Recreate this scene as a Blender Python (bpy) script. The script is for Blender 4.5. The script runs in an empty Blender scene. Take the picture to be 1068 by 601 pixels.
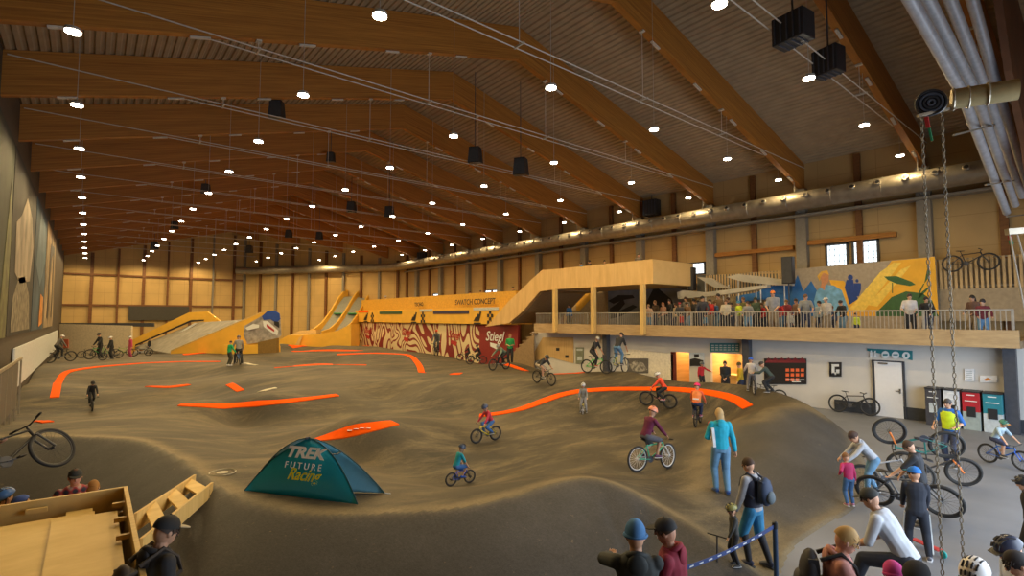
import bpy, bmesh, math, random
import numpy as np
from mathutils import Vector, Matrix, Euler
random.seed(7)
C = bpy.context.scene.collection
SC = bpy.context.scene
PI = math.pi
# ---------------------------------------------------------------- camera, world, light levels
W, H, F = 1068, 601, 536.6
YAW, PIT = math.radians(39.42), math.radians(3.25)
CAM = Vector((0, 0, 3.83))
cam_d = bpy.data.cameras.new('camera'); cam = bpy.data.objects.new('camera', cam_d); C.objects.link(cam)
cam.location = CAM; cam.rotation_euler = (PI/2+PIT, 0, -YAW)
cam_d.sensor_width = 36; cam_d.lens = F/W*36; cam_d.clip_start = .05; cam_d.clip_end = 400
SC.camera = cam
vs = SC.view_settings
vs.view_transform = 'Standard'; vs.look = 'None'; vs.gamma = 1; vs.use_curve_mapping = False
vs.exposure = 0.35
SC.cycles.use_denoising = True
SC.cycles.max_bounces = 6; SC.cycles.diffuse_bounces = 3; SC.cycles.glossy_bounces = 2
SC.cycles.transmission_bounces = 4; SC.cycles.transparent_max_bounces = 8
SC.cycles.sample_clamp_indirect = 4; SC.cycles.caustics_reflective = False; SC.cycles.caustics_refractive = False
world = bpy.data.worlds.new('daylight'); SC.world = world; world.use_nodes = True
world.node_tree.nodes['Background'].inputs[0].default_value = (.62, .78, 1, 1)
world.node_tree.nodes['Background'].inputs[1].default_value = 1.1
LAMP_W = 545; LAMP_C = (1, .72, .34)
DAY_W = 1150; DAY_C = (.78, .88, 1)
SKYL = 180
def area(name, loc, rot, sx, sy, power, col):
    d = bpy.data.lights.new(name, 'AREA'); d.shape = 'RECTANGLE'; d.size = sx; d.size_y = sy; d.energy = power; d.color = col
    o = bpy.data.objects.new(name, d); C.objects.link(o); o.location = loc; o.rotation_euler = rot
    return o
# daylight entering through the open gate in the near end wall, behind and to the right of the viewer
area('gate_daylight', (13.5, -2.9, 3.0), (math.radians(62), 0, 0), 15, 5, DAY_W, DAY_C)

# ---------------------------------------------------------------- pixel <-> place helpers
RGT = Vector((math.cos(YAW), -math.sin(YAW), 0))
FWD = Vector((math.sin(YAW), math.cos(YAW), 0))
def ray(px, py):
    x = (px-W/2)/F; y = (H/2-py)/F
    f = FWD*math.cos(PIT)+Vector((0, 0, 1))*math.sin(PIT)
    u = -FWD*math.sin(PIT)+Vector((0, 0, 1))*math.cos(PIT)
    return f+RGT*x+u*y
def G(px, py, z=0.0):
    d = ray(px, py); return CAM+d*((z-CAM.z)/d.z)
def onX(px, py, X):
    d = ray(px, py); return CAM+d*(X/d.x)
def onY(px, py, Y):
    d = ray(px, py); return CAM+d*(Y/d.y)
def onD(px, py, D):
    d = ray(px, py); return CAM+d*(D/d.dot(FWD))
def toward(px, a):   # world direction: a=0 image right, 90 away from the viewer, 180 left, 270 towards the viewer
    az = math.atan((px-W/2)/F)
    r = RGT*math.cos(az)-FWD*math.sin(az); f = FWD*math.cos(az)+RGT*math.sin(az)
    a = math.radians(a); return r*math.cos(a)+f*math.sin(a)
def rz_of(d): return math.atan2(-d.x, d.y)

# ---------------------------------------------------------------- materials
MATS = {}
def nt(name):
    m = bpy.data.materials.new(name); m.use_nodes = True
    return m, m.node_tree, m.node_tree.nodes['Principled BSDF']
def mat(name, col=(.5, .5, .5), rough=.6, metal=0, noise=.12, scale=8, bump=0, emit=0, spec=.5, alpha=1):
    if name in MATS: return MATS[name]
    m, t, b = nt(name)
    b.inputs['Roughness'].default_value = rough; b.inputs['Metallic'].default_value = metal
    b.inputs['Specular IOR Level'].default_value = spec
    tc = t.nodes.new('ShaderNodeTexCoord'); n = t.nodes.new('ShaderNodeTexNoise')
    n.inputs['Scale'].default_value = scale; n.inputs['Detail'].default_value = 4
    t.links.new(tc.outputs['Object'], n.inputs['Vector'])
    r = t.nodes.new('ShaderNodeValToRGB')
    r.color_ramp.elements[0].position = .3; r.color_ramp.elements[1].position = .7
    r.color_ramp.elements[0].color = (*[c*(1-noise) for c in col], 1)
    r.color_ramp.elements[1].color = (*[min(1, c*(1+noise)) for c in col], 1)
    t.links.new(n.outputs['Fac'], r.inputs['Fac']); t.links.new(r.outputs['Color'], b.inputs['Base Color'])
    if bump:
        bp = t.nodes.new('ShaderNodeBump'); bp.inputs['Strength'].default_value = bump; bp.inputs['Distance'].default_value = .02
        t.links.new(n.outputs['Fac'], bp.inputs['Height']); t.links.new(bp.outputs['Normal'], b.inputs['Normal'])
    if emit:
        b.inputs['Emission Color'].default_value = (*col, 1); b.inputs['Emission Strength'].default_value = emit
    MATS[name] = m; return m
def wood(name, c1, c2, axis='Z', layers=25, grain=1.0, rough=.55, spec=.4):
    """laminated timber: thin layers across one axis, grain noise stretched along X"""
    if name in MATS: return MATS[name]
    m, t, b = nt(name); N = t.nodes; L = t.links
    tc = N.new('ShaderNodeTexCoord'); mp = N.new('ShaderNodeMapping'); L.new(tc.outputs['Object'], mp.inputs['Vector'])
    s = {'X': (layers, .6, .6), 'Y': (.6, layers, .6), 'Z': (.35, 1.5, layers)}[axis]
    mp.inputs['Scale'].default_value = s
    n = N.new('ShaderNodeTexNoise'); n.inputs['Scale'].default_value = grain; n.inputs['Detail'].default_value = 5; n.inputs['Roughness'].default_value = .65
    L.new(mp.outputs[0], n.inputs['Vector'])
    r = N.new('ShaderNodeValToRGB'); e = r.color_ramp.elements
    e[0].position = .33; e[1].position = .68; e[0].color = (*c1, 1); e[1].color = (*c2, 1)
    L.new(n.outputs['Fac'], r.inputs['Fac']); L.new(r.outputs[0], b.inputs['Base Color'])
    b.inputs['Roughness'].default_value = rough; b.inputs['Specular IOR Level'].default_value = spec
    MATS[name] = m; return m
def asphalt(name, dark, light, dust, fresh):
    m, t, b = nt(name); N = t.nodes; L = t.links
    tc = N.new('ShaderNodeTexCoord')
    def noise(sc, det, vec=None, rough=.6):
        n = N.new('ShaderNodeTexNoise'); n.inputs['Scale'].default_value = sc; n.inputs['Detail'].default_value = det; n.inputs['Roughness'].default_value = rough
        L.new(vec or tc.outputs['Object'], n.inputs['Vector']); return n.outputs['Fac']
    def ramp(src, p0, c0, p1, c1):
        r = N.new('ShaderNodeValToRGB'); e = r.color_ramp.elements; e[0].position = p0; e[1].position = p1
        e[0].color = (*c0, 1); e[1].color = (*c1, 1); L.new(src, r.inputs['Fac']); return r.outputs[0]
    def mix(f, a, b_, mode='MIX'):
        x = N.new('ShaderNodeMix'); x.data_type = 'RGBA'; x.blend_type = mode
        for s, v in (('Factor', f), ('A', a), ('B', b_)):
            if isinstance(v, (int, float)): x.inputs[s].default_value = v
            elif isinstance(v, tuple): x.inputs[s].default_value = (*v, 1)
            else: L.new(v, x.inputs[s])
        return x.outputs['Result']
    def math_(op, a, b_):
        x = N.new('ShaderNodeMath'); x.operation = op; x.use_clamp = True
        for i, v in enumerate((a, b_)):
            if isinstance(v, (int, float)): x.inputs[i].default_value = v
            else: L.new(v, x.inputs[i])
        return x.outputs[0]
    mp = N.new('ShaderNodeMapping'); mp.inputs['Rotation'].default_value = (0, 0, .65); mp.inputs['Scale'].default_value = (.5, 1.6, .5)
    L.new(tc.outputs['Object'], mp.inputs['Vector'])
    base = ramp(noise(.3, 5), .38, dark, .66, light)
    base = mix(ramp(noise(.9, 7, mp.outputs[0], .75), .48, (0, 0, 0), .72, (.85, .85, .85)), base, dust)
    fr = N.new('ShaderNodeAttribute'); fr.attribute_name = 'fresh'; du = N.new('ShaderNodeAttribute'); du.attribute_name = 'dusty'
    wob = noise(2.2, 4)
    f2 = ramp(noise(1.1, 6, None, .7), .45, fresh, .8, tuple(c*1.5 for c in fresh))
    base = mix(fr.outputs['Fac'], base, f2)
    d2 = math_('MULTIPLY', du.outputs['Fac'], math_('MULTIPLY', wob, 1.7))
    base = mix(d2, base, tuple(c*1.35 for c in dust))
    chips = ramp(noise(7, 3, None, .9), .66, (0, 0, 0), .72, (.5, .5, .5))
    base = mix(chips, base, tuple(c*1.2 for c in dust))
    fine = noise(24, 4, None, .8)
    base = mix(.7, base, ramp(fine, .35, (.7, .7, .7), .7, (1.25, 1.25, 1.25)), 'MULTIPLY')
    L.new(base, b.inputs['Base Color'])
    b.inputs['Roughness'].default_value = .66; b.inputs['Specular IOR Level'].default_value = .3
    bp = N.new('ShaderNodeBump'); bp.inputs['Strength'].default_value = .3; bp.inputs['Distance'].default_value = .02
    L.new(fine, bp.inputs['Height']); L.new(bp.outputs['Normal'], b.inputs['Normal'])
    MATS[name] = m; return m
def col(name, rgb, rough=.6, **k): return mat(name, rgb, rough, **k)

# ---------------------------------------------------------------- mesh builder
class MB:
    def __init__(s): s.v = []; s.f = []; s.m = []; s.M = None; s.cur = 0
    def add(s, vs_, fs, mi=None):
        b = len(s.v)
        for p in vs_:
            p = Vector(p); s.v.append(tuple(s.M @ p) if s.M is not None else tuple(p))
        for f in fs: s.f.append(tuple(b+i for i in f)); s.m.append(s.cur if mi is None else mi)
        return s
    def box(s, c, d, rot=None, mi=None):
        x, y, z = d[0]/2, d[1]/2, d[2]/2
        P = [Vector(p) for p in ((-x,-y,-z),(x,-y,-z),(x,y,-z),(-x,y,-z),(-x,-y,z),(x,-y,z),(x,y,z),(-x,y,z))]
        R = Euler(rot).to_matrix() if rot is not None else Matrix.Identity(3)
        return s.add([R @ p+Vector(c) for p in P], [(0,3,2,1),(4,5,6,7),(0,1,5,4),(1,2,6,5),(2,3,7,6),(3,0,4,7)], mi)
    def bar(s, a, b, w, h, up=(0, 0, 1), mi=None):
        a, b = Vector(a), Vector(b); d = b-a; L = d.length
        if L < 1e-6: return s
        d.normalize(); up = Vector(up)
        if abs(d.dot(up)) > .98: up = Vector((1, 0, 0))
        r = d.cross(up).normalized(); u = r.cross(d)
        P = []
        for p in (a, b):
            for i, j in ((-1,-1),(1,-1),(1,1),(-1,1)): P.append(p+r*(i*w/2)+u*(j*h/2))
        return s.add(P, [(3,2,1,0),(4,5,6,7),(0,1,5,4),(1,2,6,5),(2,3,7,6),(3,0,4,7)], mi)
    def prism(s, poly, ext, mi=None):
        """poly: 3-D points of a planar outline, pushed by the vector ext"""
        n = len(poly); e = Vector(ext); P = [Vector(p) for p in poly]
        return s.add(P+[p+e for p in P], [tuple(range(n))[::-1], tuple(range(n, 2*n))]+[(i, (i+1) % n, n+(i+1) % n, n+i) for i in range(n)], mi)
    def tube(s, pts, r, n=8, ry=None, right=None, caps=True, closed=False, mi=None):
        pts = [Vector(p) for p in pts]; k = len(pts)
        rs = r if hasattr(r, '__len__') else [r]*k
        rys = (ry if hasattr(ry, '__len__') else [ry]*k) if ry is not None else rs
        V = []; prev = None
        for i, p in enumerate(pts):
            if closed: d = pts[(i+1) % k]-pts[i-1]
            else: d = pts[min(i+1, k-1)]-pts[max(i-1, 0)]
            if d.length < 1e-9: d = Vector((0, 0, 1))
            d.normalize()
            if right is not None: u = Vector(right)
            elif prev is not None: u = prev
            else: u = Vector((1, 0, 0)) if abs(d.x) < .9 else Vector((0, 1, 0))
            u = (u-d*u.dot(d)); u.normalize(); w = d.cross(u); prev = u
            for j in range(n):
                a = 2*PI*j/n; V.append(p+u*(math.cos(a)*rs[i])+w*(math.sin(a)*rys[i]))
        Fc = []
        for i in range(k if closed else k-1):
            for j in range(n):
                a = i*n+j; b = i*n+(j+1) % n; c = ((i+1) % k)*n
                Fc.append((a, b, c+(j+1) % n, c+j))
        if caps and not closed: Fc.append(tuple(range(n))[::-1]); Fc.append(tuple((k-1)*n+j for j in range(n)))
        return s.add(V, Fc, mi)
    def cap(s, a, b, ra, rb, n=10, mi=None):
        """capsule with round ends"""
        a, b = Vector(a), Vector(b); d = b-a
        if d.length < 1e-6: d = Vector((0, 0, .001))
        u = d.normalized(); P = []; R = []
        for t in (-1, -.8, -.45): P.append(a+u*ra*t); R.append(ra*math.sqrt(max(1e-4, 1-t*t)))
        P.append(a); R.append(ra); P.append(b); R.append(rb)
        for t in (.45, .8, 1): P.append(b+u*rb*t); R.append(rb*math.sqrt(max(1e-4, 1-t*t)))
        return s.tube(P, R, n, mi=mi)
    def ell(s, c, r, R=None, n=14, m=9, z0=-1, z1=1, mi=None):
        """ellipsoid (or the band of it between z0 and z1), R rotates it"""
        c = Vector(c); R = R or Matrix.Identity(3); V = []
        zs = [math.sin(math.asin(z0)+(math.asin(z1)-math.asin(z0))*i/(m-1)) for i in range(m)]
        for z in zs:
            q = math.sqrt(max(0, 1-z*z)); q = max(q, .02)
            for j in range(n):
                a = 2*PI*j/n; V.append(c+R @ Vector((math.cos(a)*q*r[0], math.sin(a)*q*r[1], z*r[2])))
        Fc = [(i*n+j, i*n+(j+1) % n, (i+1)*n+(j+1) % n, (i+1)*n+j) for i in range(m-1) for j in range(n)]
        Fc += [tuple(range(n))[::-1], tuple((m-1)*n+j for j in range(n))]
        return s.add(V, Fc, mi)
    def torus(s, c, R, r, axis=(1, 0, 0), n=24, k=6, mi=None, sq=1.0):
        ax = Vector(axis).normalized(); u = ax.orthogonal().normalized(); w = ax.cross(u); c = Vector(c)
        V = []
        for i in range(n):
            a = 2*PI*i/n; d = u*math.cos(a)+w*math.sin(a)
            for j in range(k):
                b = 2*PI*j/k; V.append(c+d*(R+r*math.cos(b))+ax*(r*sq*math.sin(b)))
        return s.add(V, [(i*k+j, ((i+1) % n)*k+j, ((i+1) % n)*k+(j+1) % k, i*k+(j+1) % k) for i in range(n) for j in range(k)], mi)
    def lathe(s, prof, c=(0, 0, 0), axis='Z', n=20, mi=None):
        V = []
        for r, h in prof:
            for j in range(n):
                a = 2*PI*j/n; p = (r*math.cos(a), r*math.sin(a), h)
                if axis == 'X': p = (h, p[0], p[1])
                if axis == 'Y': p = (p[0], h, p[1])
                V.append(Vector(c)+Vector(p))
        k = len(prof)
        Fc = [(i*n+j, i*n+(j+1) % n, (i+1)*n+(j+1) % n, (i+1)*n+j) for i in range(k-1) for j in range(n)]
        Fc += [tuple(range(n))[::-1], tuple((k-1)*n+j for j in range(n))]
        return s.add(V, Fc, mi)
    def mesh(s, name, mats, smooth=False):
        me = bpy.data.meshes.new(name); me.from_pydata(s.v, [], s.f)
        for m in (mats if isinstance(mats, (list, tuple)) else [mats]): me.materials.append(m)
        me.polygons.foreach_set('material_index', s.m)
        me.validate()
        bm = bmesh.new(); bm.from_mesh(me); bmesh.ops.recalc_face_normals(bm, faces=bm.faces); bm.to_mesh(me); bm.free()
        if smooth:
            me.shade_smooth()
            try: me.set_sharp_from_angle(angle=math.radians(50))
            except Exception: pass
        return me
    def build(s, name, mats, parent=None, smooth=False, loc=None, bevel=0):
        me = s.mesh(name, mats, smooth)
        o = bpy.data.objects.new(name, me); C.objects.link(o)
        if loc is not None: o.location = loc
        if parent is not None: o.parent = parent
        if bevel:
            b = o.modifiers.new('bevel', 'BEVEL'); b.width = bevel; b.segments = 2; b.limit_method = 'ANGLE'
        return o
def tag(o, label=None, cat=None, group=None, kind=None):
    if label: o['label'] = label
    if cat: o['category'] = cat
    if group: o['group'] = group
    if kind: o['kind'] = kind
    return o
def thing(name, label, cat, loc=(0, 0, 0), rz=0, group=None, rot=None):
    o = bpy.data.objects.new(name, None); C.objects.link(o); o.empty_display_size = .2
    o.location = loc; o.rotation_euler = rot if rot is not None else (0, 0, rz)
    return tag(o, label, cat, group)
def struct(name, mb, m, **k): return tag(mb.build(name, m, **k), kind='structure')
def copy_tree(root, loc=None, rot=None, label=None, group=None):
    r = root.copy(); C.objects.link(r)
    for ch in root.children:
        c = ch.copy(); C.objects.link(c); c.parent = r
        for g in ch.children:
            d = g.copy(); C.objects.link(d); d.parent = c
    if loc is not None: r.location = loc
    if rot is not None: r.rotation_euler = rot
    return tag(r, label, None, group)
def text(name, body, size, m, parent, loc, rot, ext=.004, shear=0, align='CENTER', sx=1.0, thick=0):
    cu = bpy.data.curves.new(name, 'FONT'); cu.body = body; cu.size = size; cu.extrude = ext; cu.shear = shear
    cu.align_x = align; cu.align_y = 'CENTER'; cu.offset = thick; cu.resolution_u = 3
    t = bpy.data.objects.new(name, cu); me = bpy.data.meshes.new_from_object(t)
    bpy.data.objects.remove(t); me.name = name; me.materials.clear(); me.materials.append(m)
    o = bpy.data.objects.new(name, me); C.objects.link(o)
    o.parent = parent; o.location = loc; o.rotation_euler = rot; o.scale = (sx, 1, 1)
    return o
ORD = ['first','second','third','fourth','fifth','sixth','seventh','eighth','ninth','tenth','eleventh','twelfth','thirteenth','fourteenth','fifteenth','sixteenth','seventeenth','eighteenth','nineteenth','twentieth']

# common materials
M_glulam = wood('glulam', (.28, .10, .015), (.53, .225, .036), 'Z', 22, 1.3)
M_glulam_r = wood('glulam_posts', (.14, .055, .016), (.22, .09, .025), 'Z', 6, 1.5)
M_roof = mat('roof_sheet', (.42, .32, .20), .5, metal=.0, noise=.1, scale=2)
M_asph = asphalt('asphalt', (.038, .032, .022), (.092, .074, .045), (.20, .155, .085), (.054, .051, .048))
M_conc = mat('concrete_floor', (.165, .175, .195), .5, noise=.14, scale=.9, bump=.05)
M_panel = mat('beige_wall_panel', (.60, .40, .16), .6, noise=.05, scale=.6)
M_steel = mat('galvanised', (.36, .315, .24), .42, metal=.55, noise=.15, scale=3)
M_greycol = mat('grey_column', (.25, .22, .17), .6, noise=.1)
M_black = mat('black_plastic', (.02, .02, .022), .45, noise=.2)
M_dark = mat('dark_steel', (.05, .055, .07), .5)
M_white = mat('white_paint', (.62, .60, .56), .55, noise=.04, scale=1.5)
M_yellow = mat('yellow_panel', (.78, .44, .05), .5, noise=.08, scale=1.2)
M_ply = wood('plywood', (.64, .42, .12), (.84, .60, .22), 'Y', 2.2, 1.6)
M_ply2 = wood('spruce_board', (.58, .38, .12), (.74, .52, .20), 'Y', 9, 1.2)
M_orange = mat('orange_vinyl', (.92, .105, .003), .85, noise=.04, spec=.08)
M_wire = mat('pale_cable', (.60, .55, .46), .5)
M_chrome = mat('chrome', (.6, .6, .6), .25, metal=.9)
M_rubber = mat('tyre_rubber', (.022, .021, .02), .75)
# ================================================================ THE HALL
XL, XR, XM = -2.2, 28.25, 13.25
YN, YF = -3.0, 72.5
ZE = CAM.z+6.55            # underside of the rafters at the eaves
SL = .267
DEP = 1.35
def zb(X): return ZE+SL*((X-XL-.45) if X < XM else (XR-X))
ZR = zb(XM)
GY = lambda n: .75+5*n
# floor
mb = MB(); mb.add([(XL-1, YN-8, 0), (XR+1, YN-8, 0), (XR+1, YF+1, 0), (XL-1, YF+1, 0)], [(0, 1, 2, 3)])
struct('floor', mb, M_conc)
# chamfered far corner
CH0, CH1 = Vector((15.2, YF, 0)), Vector((XR, 54.0, 0))
def panel_mat(name, base, px, pz, line=(.22, .13, .05), axis='X'):
    m, t, b = nt(name); N = t.nodes; L = t.links
    tc = N.new('ShaderNodeTexCoord'); mp = N.new('ShaderNodeMapping'); L.new(tc.outputs['Object'], mp.inputs['Vector'])
    n = N.new('ShaderNodeTexNoise'); n.inputs['Scale'].default_value = .7; L.new(mp.outputs[0], n.inputs['Vector'])
    r = N.new('ShaderNodeValToRGB'); e = r.color_ramp.elements; e[0].position = .35; e[1].position = .65
    e[0].color = (*[c*.93 for c in base], 1); e[1].color = (*[min(1, c*1.05) for c in base], 1); L.new(n.outputs['Fac'], r.inputs['Fac'])
    sp = N.new('ShaderNodeSeparateXYZ'); L.new(mp.outputs[0], sp.inputs[0])
    def line_(o, p, off):
        a = N.new('ShaderNodeMath'); a.operation = 'ADD'; a.inputs[1].default_value = off+1000*p; L.new(o, a.inputs[0])
        q = N.new('ShaderNodeMath'); q.operation = 'MODULO'; q.inputs[1].default_value = p; L.new(a.outputs[0], q.inputs[0])
        c = N.new('ShaderNodeMath'); c.operation = 'LESS_THAN'; c.inputs[1].default_value = .03; L.new(q.outputs[0], c.inputs[0]); return c.outputs[0]
    l1 = line_(sp.outputs['Z'], pz, 0); l2 = line_(sp.outputs[axis], px, 0)
    mxx = N.new('ShaderNodeMath'); mxx.operation = 'MAXIMUM'; L.new(l1, mxx.inputs[0]); L.new(l2, mxx.inputs[1])
    mx = N.new('ShaderNodeMix'); mx.data_type = 'RGBA'; L.new(mxx.outputs[0], mx.inputs['Factor']); L.new(r.outputs[0], mx.inputs['A']); mx.inputs['B'].default_value = (*line, 1)
    L.new(mx.outputs['Result'], b.inputs['Base Color']); b.inputs['Roughness'].default_value = .6
    return m
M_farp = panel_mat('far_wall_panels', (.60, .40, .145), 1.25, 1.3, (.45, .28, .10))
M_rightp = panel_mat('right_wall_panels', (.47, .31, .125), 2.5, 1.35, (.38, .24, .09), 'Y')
mb = MB(); mb.prism([(XL, YF, 0), (CH0.x, YF, 0), (CH0.x, YF, zb(CH0.x)+DEP), (XM, YF, ZR+DEP), (XL, YF, zb(XL)+DEP)], (0, .3, 0))
struct('wall_far', mb, M_farp)
dv = (CH1-CH0).normalized(); nv = Vector((-dv.y, dv.x, 0))
mb = MB(); mb.prism([CH0, CH1, CH1+Vector((0, 0, zb(CH1.x)+DEP)), CH0+Vector((0, 0, zb(CH0.x)+DEP))], nv*.3)
struct('wall_far_corner', mb, M_farp)
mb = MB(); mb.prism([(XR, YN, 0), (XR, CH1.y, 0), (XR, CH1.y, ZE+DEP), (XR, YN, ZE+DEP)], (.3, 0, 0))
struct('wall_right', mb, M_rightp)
mb = MB(); mb.prism([(XL, YN, 0), (XL, YF, 0), (XL, YF, ZE+DEP), (XL, YN, ZE+DEP)], (-.3, 0, 0))
struct('wall_left', mb, mat('left_wall', (.06, .045, .03), .7))
# near end wall with an open gate to daylight
mb = MB()
mb.prism([(XL, YN, 0), (4.5, YN, 0), (4.5, YN, ZR), (XL, YN, ZE)], (0, -.3, 0)); mb.prism([(23, YN, 0), (XR, YN, 0), (XR, YN, ZE), (23, YN, ZR)], (0, -.3, 0))
mb.prism([(4.5, YN, 5.6), (23, YN, 5.6), (23, YN, ZR-1), (XM, YN, ZR+DEP), (4.5, YN, ZR-1)], (0, -.3, 0))
struct('wall_near', mb, M_panel)
# corrugated roof sheet, ribs running lengthwise
for side, (xa, xb) in enumerate(((XL-.2, XM), (XM, XR+.2))):
    mb = MB(); V = []; n = int((xb-xa)/.25)
    prof = []
    for i in range(n+1):
        x = xa+(xb-xa)*i/n
        for dx, dz in ((0, 0), (.10, 0), (.135, .05), (.215, .05)):
            X = min(x+dx, xb); prof.append((X, zb(X)+DEP+dz))
    for X, z in prof: V += [(X, YN-.3, z), (X, YF+.3, z)]
    Fc = [(2*i, 2*i+1, 2*i+3, 2*i+2) for i in range(len(prof)-1)]
    mb.add(V, Fc); o = struct('ceiling', mb, M_roof)
    mb = MB(); zz = DEP+.25
    mb.add([(xa, YN-.3, zb(xa)+zz), (xb, YN-.3, zb(xb)+zz), (xb, YF+.3, zb(xb)+zz), (xa, YF+.3, zb(xa)+zz)], [(0, 1, 2, 3)]); struct('ceiling', mb, M_roof)
# rafters
ang = math.atan(SL); cs, sn = math.cos(ang), math.sin(ang)
for n in range(0, 15):
    Y = GY(n)
    if n == 0: Y = 2.75
    for side in (0, 1):
        xa, xb = (XL, XM) if side == 0 else (XM, XR)
        if n >= 11 and side:
            t = (Y-CH0.y)/(CH1.y-CH0.y); xb = min(XR, CH0.x+t*(CH1.x-CH0.x)) - .05
            if xb < XM+1: continue
        o0 = Vector((xa, Y, zb(xa if side == 0 else xa)))
        if side == 1: o0 = Vector((xb, Y, zb(xb)))
        P = [(xa, zb(xa)), (xb, zb(xb)), (xb, zb(xb)+DEP), (xa, zb(xa)+DEP)] if side == 0 else [(xa, ZR), (xb, zb(xb)), (xb, zb(xb)+DEP), (xa, ZR+DEP)]
        loc = []
        for X, z in P:
            dx, dz = X-o0.x, z-o0.z
            if side == 0: u, w = dx*cs+dz*sn, -dx*sn+dz*cs
            else: u, w = dx*cs-dz*sn, dx*sn+dz*cs
            loc.append((u, -.12, w))
        mb = MB(); mb.prism(loc, (0, .24, 0))
        o = mb.build('roof_beam', M_glulam); o.location = o0; o.rotation_euler = (0, -ang if side == 0 else ang, 0)
        tag(o, '%s laminated timber rafter from the viewer, %s half of the roof' % (ORD[n], ('left', 'right')[side]), 'beam', 'laminated roof rafters')
        # brackets under the beam
        r = MB()
        for k in range(5):
            u = (1.5+k*2.9)*(1 if side == 0 else -1); r.box((u, 0, -.04), (.5, .1, .05))
        if xb-xa > 14: r.build('sprinkler_bracket', M_wire, o)
mb = MB(); gp_ = [onY(px, py, 1.9) for px, py in ((1033, -25), (1036, 0), (1047, 75), (1064, 150), (1069, 190))]; zq = gp_[-1].z; mb.prism(gp_+[(27.9, 1.9, zq), (27.9, 1.9, zb(27.9)), (gp_[0].x, 1.9, zb(gp_[0].x))], (0, -.15, 0))
tag(mb.build('gable_panel', mat('dark_timber', (.16, .06, .018), .6, noise=.25, scale=1.5)), 'dark brown timber panel in the upper right corner beside the sloping pipes', 'panel')
# tension ties: pairs of thin lines beside each beam, hung on rods
TZ = CAM.z+7.65
for n in range(0, 15):
    Y = GY(n) if n else 2.75
    t = thing('cable_tray', '%s pair of pale horizontal wires from the viewer, hung under a rafter' % ORD[n], 'wire', (XL, Y, TZ), 0, 'pairs of wires under the rafters')
    xa, xb = XL+.1, XR-.1
    if n >= 11: xb = CH0.x+(Y-CH0.y)/(CH1.y-CH0.y)*(CH1.x-CH0.x)-.3
    for s_ in (-.17, .17):
        mb = MB(); mb.tube([(xa-XL, s_, 0), (xb-XL, s_, 0)], .019, 6); mb.build('wire', M_wire, t)
    for X in (3.5, 9.1, 14.8, 20.2):
        if X > xb or zb(X)-TZ < .2: continue
        mb = MB(); mb.tube([(X-XL, 0, 0), (X-XL, 0, zb(X)-TZ)], .013, 6); mb.box((X-XL, 0, 0), (.05, .42, .05)); mb.box((X-XL, 0, zb(X)-TZ-.02), (.14, .2, .05))
        mb.build('hanger_rod', M_wire, t)
# columns and posts on the walls
zcol = ZE+.6
def post(X, Y, w, d, z0, z1, m, name, label, cat='post', group=None, rz=0):
    mb = MB(); mb.box((0, 0, (z1-z0)/2), (w, d, z1-z0)); o = mb.build(name, m); o.location = (X, Y, z0); o.rotation_euler = (0, 0, rz)
    return tag(o, label, cat, group)
for i in range(0, 11):
    Y = GY(i); post(XR-.2, Y, .36, .5, 0, ZE, M_greycol, 'column', '%s grey column from the viewer on the right wall' % ORD[i], 'column', 'grey columns on the right wall')
    post(XR-.1, Y+2.5, .18, .26, 0, ZE+DEP-.1, M_glulam_r, 'post', '%s reddish timber post from the viewer on the right wall' % ORD[i], 'post', 'reddish posts on the right wall')
for i in range(1, 8):
    X = XL+i*2.32
    if X > CH0.x: break
    post(X, YF-.12, .3 if i % 2 else .18, .22, 0, zb(X), M_glulam_r if i not in (6,) else M_greycol, 'post', '%s post from the left on the far wall' % ORD[i-1], 'post', 'posts on the far wall')
for i in range(0, 10):
    p = CH0+dv*(.2+i*2.4); 
    if (p-CH1).dot(dv) > -.5: break
    p = p-nv*.12
    post(p.x, p.y, .28, .22, 0, zb(p.x)-.1, M_greycol if i % 2 == 0 else M_glulam_r, 'post', '%s post from the left on the slanted far corner wall' % ORD[i], 'post', 'posts on the slanted far wall', rz=math.atan2(dv.y, dv.x))
for k, z in enumerate((8.5, 5.15)):
    mb = MB(); mb.box(((CH0.x-XL)/2, 0, 0), (CH0.x-XL, .2, .2)); o = mb.build('wall_rail', M_glulam_r); o.location = (XL, YF-.1, z); tag(o, '%s horizontal brown rail across the far wall panels' % ('upper', 'lower')[k], 'rail')
for k, (z, Ya, Yb) in enumerate(((CAM.z+3.75, 6.8, 10.6), (CAM.z+3.6, 11.2, 15.5))):
    mb = MB(); mb.box((0, (Yb-Ya)/2, 0), (.25, Yb-Ya, .22)); o = mb.build('wall_rail', M_glulam); o.location = (XR-.14, Ya, z); tag(o, 'orange timber girt %s' % ('above the two bright windows', 'left of the bright windows, above the slatted fence')[k], 'rail')
# upper wall band above the duct: dark ledge
mb = MB(); mb.box((XR-.35, 28, CAM.z+5.15), (.5, 50, .12)); o = tag(mb.build('cable_ledge', M_greycol), 'grey ledge running below the long air duct on the right wall', 'ledge')

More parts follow.
